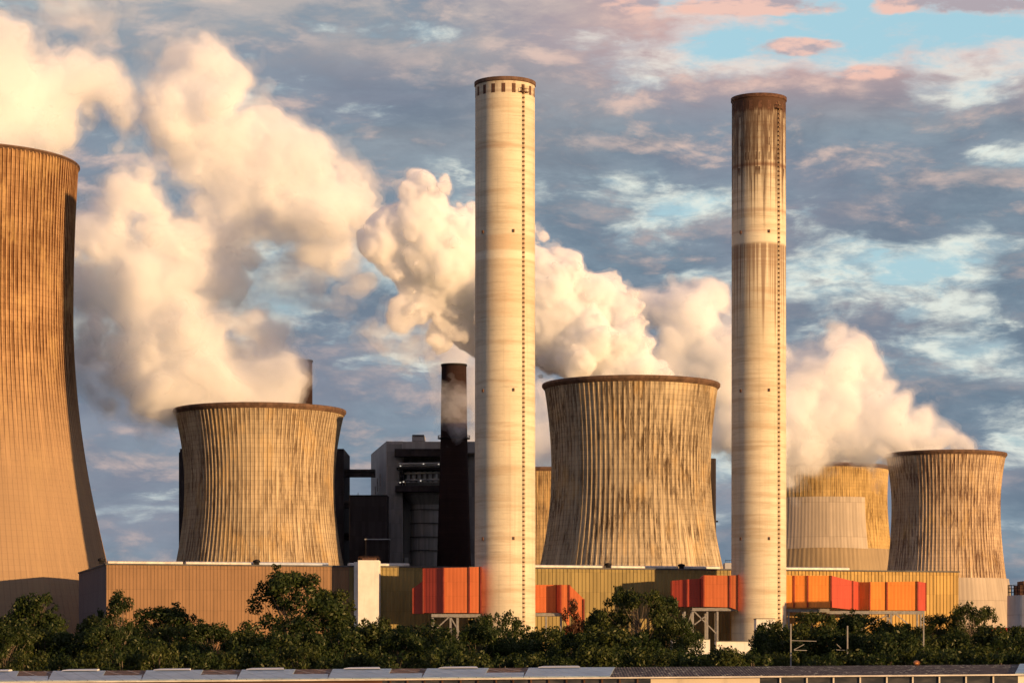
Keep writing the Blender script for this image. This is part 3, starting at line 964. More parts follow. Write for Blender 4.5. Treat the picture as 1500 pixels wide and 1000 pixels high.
# conveyor bridges
for k, (a, b, y0, y1, lab) in enumerate(((503.7, 549, 687, 697.5, 'topmost enclosed bridge between the dark boiler houses'), (503.7, 513, 733.5, 743, 'middle enclosed bridge between the dark boiler houses'), (503.7, 511, 780.5, 790, 'lowest enclosed bridge between the dark boiler houses'))):
    root = thing('conveyor_bridge', lab, 'bridge', (X(a, Db), Db + 3, Z(y1, Db)), 'enclosed bridges between the boiler houses')
    o = bx(a, b, y0, y1, Db + 3, 6, M['dark_clad'], 'gallery', root)
    o = bx(a, b, y0 + 3, y0 + 5, Db + 2.6, .38, M['dark_steel'], 'window_band', root)
# main boiler house
root = thing('boiler_house', 'tall grey boiler house with an open equipment deck, left of the soot brown stack', 'boiler house', (X(600, Db), Db, 0))
zt = Z(646, Db)
m = MB()
prism(m, [(X(566, Db), Db), (X(590, Db), Db), (X(590, Db), Db + 45), (X(543.5, Db + 70) , Db + 70)], 0, zt)
m.build('corner_block', M['grey_clad'], root)
bx(566.5, 589, 650, 0, Db - .6, .59, M['mid_clad'], 'pilaster', root, 0)
bx(590.1, 697, 646.5, 663, Db + .4, 44, M['grey_clad'], 'upper_wall', root)
bx(590.1, 697, 663.1, 0, Db + 12, 32, M['mid_clad'], 'recessed_wall', root, 0)
bx(603.5, 622, 638, 645.8, Db + 8, 10, M['grey_clad'], 'roof_house', root)
bx(604, 621, 636.5, 638, Db + 7.5, 11, M['dark_steel'], 'roof_house_cap', root)
bx(578, 646, 657, 668, Db - 5, 5.3, M['dark_clad'], 'canopy', root)
bx(581, 646, 684, 687, Db - 4, 16, M['dark_steel'], 'deck', root)
bx(579, 646, 711, 720, Db - 5, 17, M['dark_clad'], 'deck', root)
bx(585, 592, 690, 711, Db - 3, 6, M['dark_steel'], 'machine', root)
for i, yy in enumerate((679, 682, 693, 703)):
    m = MB()
    m.tube(P(584, yy, Db - 2 + i), P(646, yy - 1, Db - 2 + i), .42, n=10)
    m.build('pipe', M['tank_grey'] if i != 2 else M['pale_metal'], root)
for px in (598, 606, 614, 622, 630, 638):
    m = MB()
    m.tube(P(px, 706, Db + 2), P(px, 690, Db + 2), .8, n=10)
    m.build('vent_pipe', M['tank_grey'], root)
for px, py in ((587.5, 683.5), (621, 680.5), (643, 681), (587, 707.5), (592, 706.5), (617, 705)):
    m = MB()
    m.box(X(px - 1.0, Db), X(px + 1.0, Db), Db - 5.6, Db - 5.05, Z(py + .6, Db), Z(py - .6, Db))
    m.build('work_lamp', M['lamp'], root)
m = MB()
for px in range(582, 646, 4):
    m.bar(P(px, 711, Db - 4.8), P(px, 706, Db - 4.8), .12)
    m.bar(P(px, 684, Db - 3.8), P(px, 679.5, Db - 3.8), .12)
m.bar(P(581, 706, Db - 4.8), P(646, 706, Db - 4.8), .15)
m.bar(P(581, 679.5, Db - 3.8), P(646, 679.5, Db - 3.8), .15)
m.build('railing', M['steel'], root)
m = MB()
cx_ = X(623, Db)
s_ = Db / F
m2 = [(22 * s_, 0), (22 * s_, Z(738, Db)), (31 * s_, Z(726, Db)), (33 * s_, Z(720.2, Db))]
m.lathe(m2, 40, (cx_, Db + 8))
m.build('hopper', M['mid_clad'], root)
for py in (745, 765, 785, 805):
    m = MB()
    m.lathe([(22.0 * s_ + .25, Z(py + 1, Db)), (22.0 * s_ + .25, Z(py, Db))], 40, (cx_, Db + 8))
    m.lathe([(22.0 * s_ + .02, Z(py + .7, Db)), (22.0 * s_ + .55, Z(py + .7, Db)), (22.0 * s_ + .55, Z(py + .2, Db)), (22.0 * s_ + .02, Z(py + .2, Db))], 40, (cx_, Db + 8))
    m.build('hopper_band', M['dark_steel'], root)
for (px, ya, yb) in ((552, 700, 720), (556, 694, 712), (549, 712, 724)):
    bx(px, px + 1.6, ya, yb, Db + 14, 1.0, M['steel'], 'flue_pipe', root)
bx(593, 598, 816, 824, Db + 11.5, .45, M['tank_grey'], 'door', root)
# lower black block in front of it
Dk = 1040.
root = thing('coal_bunker', 'black windowless block in front of the grey boiler house', 'industrial block', (X(540, Dk), Dk, 0))
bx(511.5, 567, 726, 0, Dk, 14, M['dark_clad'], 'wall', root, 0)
bx(511.2, 567.3, 724.6, 726, Dk - .3, 14.6, M['dark_steel'], 'parapet', root)
bx(524, 525, 721.5, 724.6, Dk + 2, .4, M['steel'], 'roof_post', root)
bx(535, 570, 790, 0, Dk - 6, 5.9, M['dark_clad'], 'annex', root, 0)
bx(534, 571, 788.6, 790, Dk - 6.4, 6.3, M['tank_grey'], 'annex_roof', root)
# block right of the brown stack
root = thing('boiler_house', 'dark block between the soot brown stack and the left pale chimney', 'boiler house', (X(700, Db), Db + 50, 0))
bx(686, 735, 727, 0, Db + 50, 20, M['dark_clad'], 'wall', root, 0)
bx(686, 735, 788, 791, Db + 49.4, .59, M['tank_grey'], 'gutter', root)
# stub right of tower B
root = thing('boiler_house', 'dark brown building edge peeping out right of the widest cooling tower', 'boiler house', (X(1000, 962.), 962., 0))
De = 962.
m = MB()
prism(m, [(X(965, De), De), (X(1047, De), De), (X(1049.5, De), De + 2), (X(1049.5, De), De + 34), (X(965, De), De + 34)], 0, Z(671, De))
m.build('wall', M['dark_clad'], root)
m = MB()
m.box(X(835, De), X(1022, De), De + 3, De + 42, 0, 109)  # unseen block added behind the tower to shade the boiler houses
m.build('hidden_shade_block', M['dark_clad'], root)
bx(1049.6, 1052, 762, 764, De + 4, 3, M['dark_steel'], 'bracket', root)
# small pale vent tower by chimney two
root = thing('vent_house', 'small pale vent house on the roof beside the sooty headed chimney', 'roof house', (X(1066, 790), 790, HTOP + .45))
bx(1062, 1072, 824, 0, 790, 8, M['tank_grey'], 'wall', root, HTOP + .455)
m = MB()
for px in (1062.5, 1065, 1068, 1071.5):
    m.bar(P(px, 824, 790.3), P(px, 820, 790.3), .12)
m.bar(P(1062.5, 820, 790.3), P(1071.5, 820, 790.3), .12)
m.build('railing', M['dark_steel'], root)


def brick_stack(label, px, D, prof, band_y, cat='chimney'):
    s = D / F
    root = thing('brick_stack', label, cat, (X(px, D), D, 0))
    m = MB()
    p = [(r * s, Z(y, D)) for r, y in prof]
    p[0] = (p[0][0], 0)
    m.lathe(p, 64)
    m.lathe([(p[-1][0] - .8, p[-1][1]), (p[-1][0] - .8, p[-1][1] - 8)], 64)
    attach(m, 'shaft', M['soot_brick'], root)
    m = MB()
    m.lathe([(p[-1][0] + .03, p[-1][1] - .8), (p[-1][0] + .3, p[-1][1] - .6), (p[-1][0] + .3, p[-1][1] + .1), (p[-1][0] - .8, p[-1][1] + .1)], 64)
    attach(m, 'rim', M['dark_steel'], root)
    if band_y:
        z = Z(band_y, D)
        rr = 19.6 * s
        m = MB()
        m.lathe([(rr - .4, z - .25), (rr + 1.2, z - .15), (rr + 1.2, z + .1), (rr - .4, z + .1)], 64)
        for k in range(48):
            t = 2 * math.pi * k / 48
            q = Vector(((rr + 1.1) * math.sin(t), -(rr + 1.1) * math.cos(t), z))
            m.bar(q, q + Vector((0, 0, 1.2)), .09)
        m.lathe([(rr + 1.05, z + 1.1), (rr + 1.15, z + 1.1), (rr + 1.15, z + 1.22), (rr + 1.05, z + 1.22)], 48)
        attach(m, 'gallery', M['dark_steel'], root)
    return root


brick_stack('soot brown stack with a gallery ring, half veiled in steam', 665, 1050, [(32, 955), (25, 828), (19.6, 642), (18.2, 534)], 642)
brick_stack('top of a soot brown stack poking out of the steam above the squat cooling tower', 441, 1130, [(28, 955), (21, 800), (17, 640), (16.3, 528)], None)

# ------------------------------------------------------------------ right edge: silo, red shed, small white sheds
Ds = 700.
root = thing('storage_silo', 'grey round silo with railings on top, cut off by the right edge', 'silo', (X(1512, Ds), Ds, 0))
r = 36 * Ds / F
m = MB()
m.lathe([(r, 0), (r, Z(872, Ds)), (0.02, Z(870, Ds))], 72)
attach(m, 'shell', M['tank_grey'], root).location.z = 0
m = MB()
for py in (900, 930):
    m.lathe([(r + .01, Z(py + .5, Ds)), (r + .08, Z(py + .5, Ds)), (r + .08, Z(py, Ds)), (r + .01, Z(py, Ds))], 72)
attach(m, 'hoop', M['steel'], root)
m = MB()
zt = Z(872, Ds)
for k in range(30):
    t = 2 * math.pi * k / 30
    q = Vector((r * .97 * math.sin(t), -r * .97 * math.cos(t), zt))
    m.bar(q, q + Vector((0, 0, 2.9)), .16)
for zz in (1.0, 2.0, 2.9):
    m.lathe([(r * .97, zt + zz - .06), (r * .97 + .1, zt + zz - .06), (r * .97 + .1, zt + zz + .06), (r * .97, zt + zz + .06)], 30)
attach(m, 'railing', M['dark_steel'], root)
m = MB()
m.box(-4.1, 5, -4, 4, zt, Z(857, Ds))
m.box(-3.3, 5, -4.3, 4.3, Z(857, Ds) + .004, Z(851, Ds))
attach(m, 'filter_house', M['iron'], root)

root = thing('red_shed', 'red shed below the pale ribbed sheeting of the rightmost cooling tower', 'shed', (X(1463, 770), 770, 0))
bx(1440, 1483, 919.5, 0, 770, 10, M['red_paint'], 'wall', root, 0)
bx(1439, 1484, 918.3, 919.5, 769.6, 11, M['dark_steel'], 'roof', root)
for k, (a, b, y, D, lab) in enumerate(((985, 1040, 936, 640, 'white shed glimpsed between dark leaves left of the sooty headed chimney'), (1050, 1100, 939, 645, 'low white shed at the foot of the sooty headed chimney'), (1108, 1135, 906, 690, 'white flat roofed shed behind trees right of the sooty headed chimney'))):
    root = thing('shed', lab, 'shed', (X(a, D), D, 0))
    bx(a, b, y, 0, D, 7, M['white_paint'], 'wall', root, 0)
    bx(a - .6, b + .6, y - .9, y, D - .3, 7.6, M['roof_grey'], 'roof', root)


# ------------------------------------------------------------------ railway masts
def mast(label, px, top_y, D, arms):
    root = thing('catenary_mast', label, 'mast', (X(px, D), D, 0), 'slim masts among the trees')
    m = MB()
    m.bar((X(px, D), D, 0), (X(px, D), D, Z(top_y, D)), .12, .14)
    m.build('post', M['steel'], root)
    for (xa, ya, xb, yb) in arms:
        m = MB()
        m.bar(P(xa, ya, D), P(xb, yb, D), .06)
        m.build('arm', M['steel'], root)


mast('slim pale mast with a horizontal arm among trees right of the sooty headed chimney', 1158.5, 913, 232, [(1159, 937.5, 1196, 938.5), (1163, 951, 1178, 943), (1163, 951.5, 1182, 952)])
mast('short pale mast standing in the middle of the trees below the ochre hall', 1241.5, 916, 236, [(1226, 943, 1232, 949), (1225, 951, 1240, 952)])
mast('tall slim mast in front of the right end of the duct row', 1353, 897, 240, [(1351, 940, 1352, 941)])


# ------------------------------------------------------------------ warehouse in the foreground
def wy(px, a, b):
    """ridge or eave row at column px, the photograph's roof line runs very slightly uphill"""
    return a + (b - a) * px / 1500.


DE, DR = 150., 157.
ridge_y = lambda px: wy(px, 982.5, 972.5)
eave_y = lambda px: wy(px, 998.0, 986.6)
root = thing('warehouse', 'long low warehouse roof along the bottom edge, half milky rooflights, half dark mossy sheets', 'warehouse', (0, DE, 0))


def lichen(t, out):
    o = t.node('ShaderNodeTexCoord').outputs['Object']
    x, y, z = t.xyz(o)
    n = t.noise(t.vec(t.m('MULTIPLY', x, 1.0), t.m('MULTIPLY', y, .5), 0), 3.2, 6, .7)
    n2 = t.noise(o, .35, 4, .6)
    n3 = t.noise(o, 1.2, 5, .6)
    c = t.mix(t.ss(n3, .35, .65), (.045, .032, .03), (.10, .075, .062))
    c = t.mix(t.m('MULTIPLY', t.ss(n, .54, .60), t.ss(n2, .40, .55)), c, (.42, .38, .27))
    wv = t.m('PINGPONG', x, .09)
    principled(t, out, c, .9, 0, wv, .2, .5)


def corroded(t, out):
    o = t.node('ShaderNodeTexCoord').outputs['Object']
    n = t.noise(o, 1.6, 7, .7)
    n2 = t.noise(o, 5, 5, .7)
    c = t.mix(t.ss(n, .38, .62), (.10, .06, .04), (.26, .15, .09))
    c = t.mix(t.ss(n2, .55, .7), c, (.05, .035, .03))
    x, y, z = t.xyz(o)
    for sg in (1, -1):
        fr = t.m('FRACT', t.m('DIVIDE', t.m('ADD', x, t.m('MULTIPLY', y, .45 * sg)), 1.3))
        c = t.mix(t.m('MULTIPLY', t.ss(fr, .12, .04), .8), c, (.42, .36, .30) if sg > 0 else (.03, .025, .022))
    principled(t, out, c, .85, 0, n2, .2, .1)


def milky(t, out):
    o = t.node('ShaderNodeTexCoord').outputs['Object']
    x, y, z = t.xyz(o)
    n = t.noise(o, .8, 6, .65)
    fr = t.m('FRACT', t.m('DIVIDE', t.m('ADD', x, t.m('MULTIPLY', y, .35)), 1.05))
    ln = t.ss(fr, .07, .02)
    c = t.mix(t.ss(n, .35, .7), (.19, .26, .31), (.31, .39, .44))  # blue of the reflected sky put into the sheet colour
    c = t.mix(t.m('MULTIPLY', ln, .8), c, (.07, .07, .075))
    n4 = t.noise(o, 4, 4, .7)
    c = t.mix(t.m('MULTIPLY', t.ss(n4, .60, .72), .5), c, (.12, .09, .07))
    principled(t, out, c, .4, 0, n, .5, .05)


M['lichen'] = material('mossy fibre cement sheets', lichen)
M['corroded'] = material('corroded sheets', corroded)
M['milky'] = material('milky rooflight sheets', milky)


def roof_patch(px0, px1, f0, f1, lift_, mat, name, skew=0.0):
    """sheet on the roof slope from column px0 to px1, from fraction f0 (eave) to f1 (ridge)"""
    m = MB()
    n = max(1, int((px1 - px0) / 60))
    th = .10
    for i in range(n):
        a, b = px0 + (px1 - px0) * i / n, px0 + (px1 - px0) * (i + 1) / n

        def pt(px, f_):
            e, r_ = P(px, eave_y(px), DE), P(px, ridge_y(px), DR)
            return e.lerp(r_, f_) + Vector((skew * f_, 0, lift_))
        m.face([pt(a, f0), pt(b, f0), pt(b, f1), pt(a, f1)])
        m.face([pt(b, f0) - Vector((0, 0, th)), pt(a, f0) - Vector((0, 0, th)), pt(a, f1) - Vector((0, 0, th)), pt(b, f1) - Vector((0, 0, th))])
        m.face([pt(a, f0) - Vector((0, 0, th)), pt(b, f0) - Vector((0, 0, th)), pt(b, f0), pt(a, f0)])
    for px, sg in ((px0, 1), (px1, -1)):
        q = [pt(px, f0) - Vector((0, 0, th)), pt(px, f0), pt(px, f1), pt(px, f1) - Vector((0, 0, th))]
        m.face(q)
    return m.build(name, mat, root)


roof_patch(-160, 893, 0, 1, 0, M['corroded'], 'roof')
roof_patch(893.3, 1660, 0, 1, 0, M['lichen'], 'roof')
# back slope so that the building is whole
m = MB()
a, b = P(-160, ridge_y(-160), DR), P(1660, ridge_y(1660), DR)
m.face([a, b, b + Vector((0, 7, -.75)), a + Vector((0, 7, -.75))])
m.build('back_roof', M['lichen'], root)
blue = [(-60, 20), (70, 147), (207, 290), (347, 425), (480, 566), (618, 708), (767, 893)]
for k, (a, b) in enumerate(blue):
    roof_patch(a, b, .02, .92, .06, M['milky'], 'rooflight_panel', .35)
for (a, b) in ((20.3, 69.7), (147.3, 206.7), (290.3, 346.7), (425.3, 479.7), (566.3, 617.7), (708.3, 766.7)):
    roof_patch(a, b, .02, .45, .05, M['milky'], 'rooflight_panel', .1)
roof_patch(1487, 1502, .02, .98, .06, M['milky'], 'rooflight_panel', .3)
for (a, b) in ((-60, 12), (90, 142), (224, 278), (360, 416), (503, 557), (642, 700), (788, 850)):
    m = MB()
    for (p0, p1, h0, h1, y0) in ((a, b, .02, .20, 0),):
        q0, q1 = P(a, ridge_y(a), DR - 1.2), P(b, ridge_y(b), DR - 1.2)
        up = Vector((0, 0, 1))
        pr = ((0, 0), (.15, .05), (1.0, .10), (2.2, .10), (2.8, 0))
        for (d0, e0), (d1, e1) in zip(pr, pr[1:]):
            m.face([q0 + Vector((d0 * .3, d0, e0)), q1 + Vector((-d0 * .1, d0, e0)), q1 + Vector((-d1 * .1, d1, e1)), q0 + Vector((d1 * .3, d1, e1))])
        for q, k_ in ((q0, .3), (q1, -.1)):
            m.face([q + Vector((d0 * k_, d0, e0)) for d0, e0 in pr])
    m.build('ridge_hood', M['white_paint'] if a > -100 else None, root)
# gutter, walls, window band with posts
m = MB()
for i in range(12):
    pa, pb = -160 + 1820 * i / 12, -160 + 1820 * (i + 1) / 12
    m.bar(P(pa, eave_y(pa) + .9, DE - .08), P(pb, eave_y(pb) + .9, DE - .08), .16, .085)
m.build('gutter', M['pale_metal'], root)


def wall_strip(px0, px1, dy0, dy1, mat, name, yoff=0.0, z0=None):
    m = MB()
    a0, a1 = P(px0, eave_y(px0) + dy0, DE + .35 + yoff), P(px1, eave_y(px1) + dy0, DE + .35 + yoff)
    za = z0 if z0 is not None else P(px0, eave_y(px0) + dy1, DE).z
    b0, b1 = Vector((a0.x, a0.y, za)), Vector((a1.x, a1.y, za))
    d = Vector((0, .2, 0))
    m.face([b0, b1, a1, a0])
    m.face([b1 + d, b0 + d, a0 + d, a1 + d])
    m.face([b0, a0, a0 + d, b0 + d])
    m.face([b1, b1 + d, a1 + d, a1])
    return m.build(name, mat, root)


def glass_dark(t, out):
    o = t.node('ShaderNodeTexCoord').outputs['Object']
    x, y, z = t.xyz(o)
    n = t.noise(t.vec(t.m('MULTIPLY', x, .8), 0, t.m('MULTIPLY', z, 3)), 1, 5, .6)
    c = t.mix(t.ss(n, .4, .7), (.02, .022, .028), (.07, .065, .07))
    principled(t, out, c, .35, 0, None, .5)


M['dark_glass'] = material('grimy dark glazing', glass_dark)
wall_strip(-160, 560, .2, 60, plain('brown boarded wall', (.11, .05, .035), .8), 'wall', 0, 0)
wall_strip(560.2, 953, .2, 60, M['dark_glass'], 'window_band', .02, 0)
wall_strip(953.2, 1113, .2, 60, plain('cream wall panel', (.60, .50, .40), .8, 0, .06, .3), 'wall', 0, 0)
wall_strip(1113.2, 1491, .2, 60, M['dark_glass'], 'window_band', .02, 0)
wall_strip(1491.2, 1660, .2, 60, M['white_paint'], 'wall', 0, 0)
for px in [572, 597, 622, 648, 675, 700, 727, 752, 778, 804, 830, 856, 882, 908, 934, 1143, 1182, 1221, 1260, 1299, 1337, 1376, 1415, 1455]:
    m = MB()
    a = P(px, eave_y(px) + .4, DE + .3)
    m.bar((a.x, a.y, 6), a, .09, .10)
    m.build('mullion', M['pale_metal'] if px > 1000 else M['iron'], root)
m = MB()
a0, a1 = X(-160, DE), X(1660, DE)
m.box(a0, a0 + .3, DE + .6, DR + 6.6, 0, 9.9)
m.box(a1 - .3, a1, DE + .6, DR + 6.6, 0, 10.3)
m.box(a0 + .31, a1 - .31, DR + 6.3, DR + 6.6, 0, 9.9)
m.build('back_wall', M['iron'], root)

# little round ventilator on the ridge
c = P(1343, ridge_y(1343) + .5, DR)
vr = thing('roof_ventilator', 'small round coppery ventilator on the mossy roof ridge', 'ventilator', (c.x, c.y, c.z))
m = MB()
m.lathe([(.07, -.05), (.07, .08)], 16)
attach(m, 'neck', M['iron'], vr)
for k in range(14):
    pass
m = MB()
for k in range(18):
    t0, t1 = 2 * math.pi * k / 18, 2 * math.pi * (k + .72) / 18
    pr = [(.12, .02), (.20, .10), (.215, .17), (.18, .25), (.09, .31), (.01, .33)]
    for (r0, z0), (r1, z1_) in zip(pr, pr[1:]):
        f_ = lambda r, t, z: (r * math.sin(t), -r * math.cos(t), z)
        m.face([f_(r0, t0, z0), f_(r0 * .93, t1, z0), f_(r1 * .93, t1, z1_), f_(r1, t0, z1_)])
attach(m, 'turbine_head', plain('coppery sheet', (.62, .26, .10), .35, .7), vr)


# ------------------------------------------------------------------ trees
def leaf_material(name, dark, light, warm):
    def b(t, out):
        o = t.node('ShaderNodeTexCoord').outputs['Object']
        n = t.noise(o, .45, 4, .6)
        n2 = t.noise(o, 2.5, 3, .6)
        oi = t.node('ShaderNodeObjectInfo').outputs['Random']
        c = t.mix(t.ss(n, .35, .65), dark, light)
        c = t.mix(t.m('MULTIPLY', t.ss(n2, .52, .7), t.m('MULTIPLY_ADD', oi, .6, .15)), c, warm)
        df = t.node('ShaderNodeBsdfDiffuse', Color=c)
        tl = t.node('ShaderNodeBsdfTranslucent', Color=c)
        gl = t.node('ShaderNodeBsdfGlossy', Color=(.35, .33, .25), Roughness=.45)
        m1 = t.node('ShaderNodeMixShader')
        t.put(m1.inputs[0], .28)
        t.put(m1.inputs[1], df.outputs[0])
        t.put(m1.inputs[2], tl.outputs[0])
        m2 = t.node('ShaderNodeMixShader')
        t.put(m2.inputs[0], .05)
        t.put(m2.inputs[1], m1.outputs[0])
        t.put(m2.inputs[2], gl.outputs[0])
        t.put(out.inputs[0], m2.outputs[0])
    return material(name, b)


LEAF = [leaf_material('dark green leaves', (.012, .024, .006), (.036, .053, .012), (.085, .080, .018)),
        leaf_material('olive leaves', (.020, .031, .007), (.056, .068, .014), (.12, .10, .021)),
        leaf_material('rusty leaves', (.05, .018, .01), (.10, .03, .015), (.13, .07, .02))]
BARK = plain('bark', (.16, .115, .085), .9, 0, .35, 2.0)


def crown_mesh(name, centres, radii, per, leaf, rng, mat):
    pts, nn = [], []
    for c, r in zip(centres, radii):
        n = int(per * (r / np.mean(radii)) ** 2)
        d = rng.normal(size=(n, 3))
        d /= np.linalg.norm(d, axis=1)[:, None]
        rad = r * (rng.uniform(.15, 1.0, n) ** .55)
        stretch = np.array([1.15, 1.15, .8])
        pts.append(c + d * rad[:, None] * stretch)
        nn.append(d + rng.normal(size=(n, 3)) * .8 + np.array([0, 0, .3]))
    p = np.concatenate(pts)
    nrm = np.concatenate(nn)
    nrm /= np.linalg.norm(nrm, axis=1)[:, None]
    t = rng.normal(size=p.shape)
    t -= (t * nrm).sum(1)[:, None] * nrm
    t /= np.linalg.norm(t, axis=1)[:, None]
    b = np.cross(nrm, t)
    sz = leaf * rng.uniform(.6, 1.35, len(p))[:, None]
    q = np.stack([p - t * sz, p - b * sz * .5, p + t * sz, p + b * sz * .5], 1).reshape(-1, 3)
    n = len(p)
    me = bpy.data.meshes.new(name)
    me.vertices.add(n * 4)
    me.vertices.foreach_set('co', q.astype(np.float32).ravel())
    me.loops.add(n * 4)
    me.loops.foreach_set('vertex_index', np.arange(n * 4, dtype=np.int32))
    me.polygons.add(n)
    me.polygons.foreach_set('loop_start', np.arange(n, dtype=np.int32) * 4)
    me.update(calc_edges=True)
    me.materials.append(mat)
    return me


def tree_proto(seed, h, w, base, shape, clumps, per, leaf, gaps, mat, clump_r=.12):
    """base: height share where the crown starts; shape: envelope width by height"""
    rng = np.random.RandomState(seed)
    cs, rs = [], []
    tries = 0
    holes = [(rng.uniform(-.5, .5) * w * .8, rng.uniform(base + .1, .8) * h, rng.uniform(.06, .12) * w) for _ in range(gaps)]
    # a few main boughs shape the outline
    boughs = [(rng.uniform(0, 6.28), rng.uniform(base, .95), rng.uniform(.75, 1.15)) for _ in range(9)]
    while len(cs) < clumps and tries < 6000:
        tries += 1
        f = .94 * rng.uniform(0, 1) ** .8
        z = (base + (1 - base) * f) * h
        env = shape(f) * w / 2
        a = rng.uniform(0, 6.283)
        k = 1.0
        for (ba, bz, bk) in boughs:
            k += (bk - 1) * .9 * math.exp(-((math.cos(a - ba) - 1) ** 2) / .3 - ((f - bz) ** 2) / .02) * 1.4
        rr = env * k * math.sqrt(rng.uniform(.10, 1.0))
        x, y = rr * math.cos(a), rr * math.sin(a)
        if any((x - hx) ** 2 + (z - hz) ** 2 < hr ** 2 for hx, hz, hr in holes):
            continue
        cs.append((x, y, z - clump_r * h * .35))
        rs.append(clump_r * h * rng.uniform(.45, 1.0) * (1.0 if f < .8 else .75))
    # loose sprays sticking out of the outline
    for _ in range(int(clumps * .35)):
        i = rng.randint(len(cs))
        x, y, z = cs[i]
        d = np.array([x, y, (z - h * .45) * .8 + .5])
        d = d / (np.linalg.norm(d) + 1e-6)
        cs.append(tuple(np.array((x, y, z)) + d * rs[i] * rng.uniform(.6, 1.1)))
        rs.append(rs[i] * rng.uniform(.25, .45))
    cs = np.array(cs)
    rs = np.array(rs)
    root = bpy.data.objects.new('tree', None)
    COL.objects.link(root)
    cr = bpy.data.objects.new('crown', crown_mesh('crown', cs, rs, per, leaf, rng, mat))
    COL.objects.link(cr)
    cr.parent = root
    tb = MB()
    p = Vector((0, 0, 0))
    trunk = [p]
    n = 7
    for i in range(1, n + 1):
        f = i / n
        trunk.append(Vector((math.sin(f * 3 + seed) * w * .035, math.cos(f * 2.3 + seed) * w * .035, f * h * .86)))
    r0 = h * .017
    for i in range(n):
        tb.tube(trunk[i], trunk[i + 1], r0 * (1 - .85 * i / n), r0 * (1 - .85 * (i + 1) / n), 7, False)
    for i in range(0, min(len(cs), clumps)):
        c = Vector(cs[i])
        f = max(.15, min(.95, (c.z / h - .18) / .86))
        k = int(f * n)
        st = trunk[k].lerp(trunk[min(k + 1, n)], f * n - k)
        mid = st.lerp(c, .5) + Vector((0, 0, -.03 * h * rng.uniform(.2, 1)))
        rr = r0 * .42 * (1 - .6 * f)
        tb.tube(st, mid, rr, rr * .6, 4, False)
        tb.tube(mid, c, rr * .6, rr * .15, 4, False)
    tr = tb.build('trunk', BARK)
    tr.parent = root
    return root, h, w


oval = lambda f: math.sin(math.pi * min(1, (f * .86 + .14))) ** .6
cone = lambda f: (1.02 - f) ** .5 * min(1, f * 4 + .6)
umb = lambda f: (.72 + .42 * f) * math.sqrt(max(0.02, 1 - max(0, f - .45) ** 2 * 3.1))
bush = lambda f: math.sqrt(max(0, 1 - f * f * .92)) if f > .05 else .95
PROTO = {
    'conical': [tree_proto(3, 16, 10, .04, cone, 125, 130, .17, 0, LEAF[0], .095), tree_proto(13, 16, 9, .04, cone, 115, 130, .17, 0, LEAF[1], .09)],
    'broad': [tree_proto(5, 18, 13, .12, oval, 100, 140, .18, 6, LEAF[0], .085), tree_proto(15, 17, 12, .12, oval, 100, 140, .18, 5, LEAF[1], .085), tree_proto(45, 18, 14, .14, umb, 110, 140, .18, 6, LEAF[1], .082)],
    'open': [tree_proto(7, 15, 8, .12, oval, 60, 100, .17, 5, LEAF[0], .085), tree_proto(8, 15, 6, .12, cone, 42, 80, .17, 2, LEAF[2], .07)],
    'bush': [tree_proto(9, 12, 8, .02, bush, 90, 150, .155, 0, LEAF[0], .12), tree_proto(19, 12, 8, .02, bush, 90, 150, .155, 0, LEAF[1], .12), tree_proto(29, 12, 7, .02, oval, 85, 150, .155, 1, LEAF[0], .12), tree_proto(39, 12, 7, .02, cone, 80, 150, .155, 0, LEAF[1], .12)],
    'rusty': [tree_proto(59, 8, 6, .05, bush, 50, 120, .15, 1, LEAF[2], .13)],
}
used = set()
trng = random.Random(4)
n_tree = 0


def plant(kind, var, px, top, width, D, label, name='tree', group=None):
    global n_tree
    src, h, w = PROTO[kind][var % len(PROTO[kind])]
    if src.name not in used and (kind, var % len(PROTO[kind])) not in used:
        o = src
        used.add((kind, var % len(PROTO[kind])))
    else:
        o = src.copy()
        COL.objects.link(o)
        for ch in [c for c in src.children]:
            c = ch.copy()
            COL.objects.link(c)
            c.parent = o
    o.name = name
    o.location = (X(px, D), D, 0)
    hh = Z(top, D) * 1.03
    ww = width * D / F * 1.32
    o.scale = (ww / w, ww / w * trng.uniform(.9, 1.1), hh / h)
    o.rotation_euler = (0, 0, trng.uniform(0, 6.28))
    tag(o, label, 'tree' if name == 'tree' else 'bush', group)
    n_tree += 1
    return o


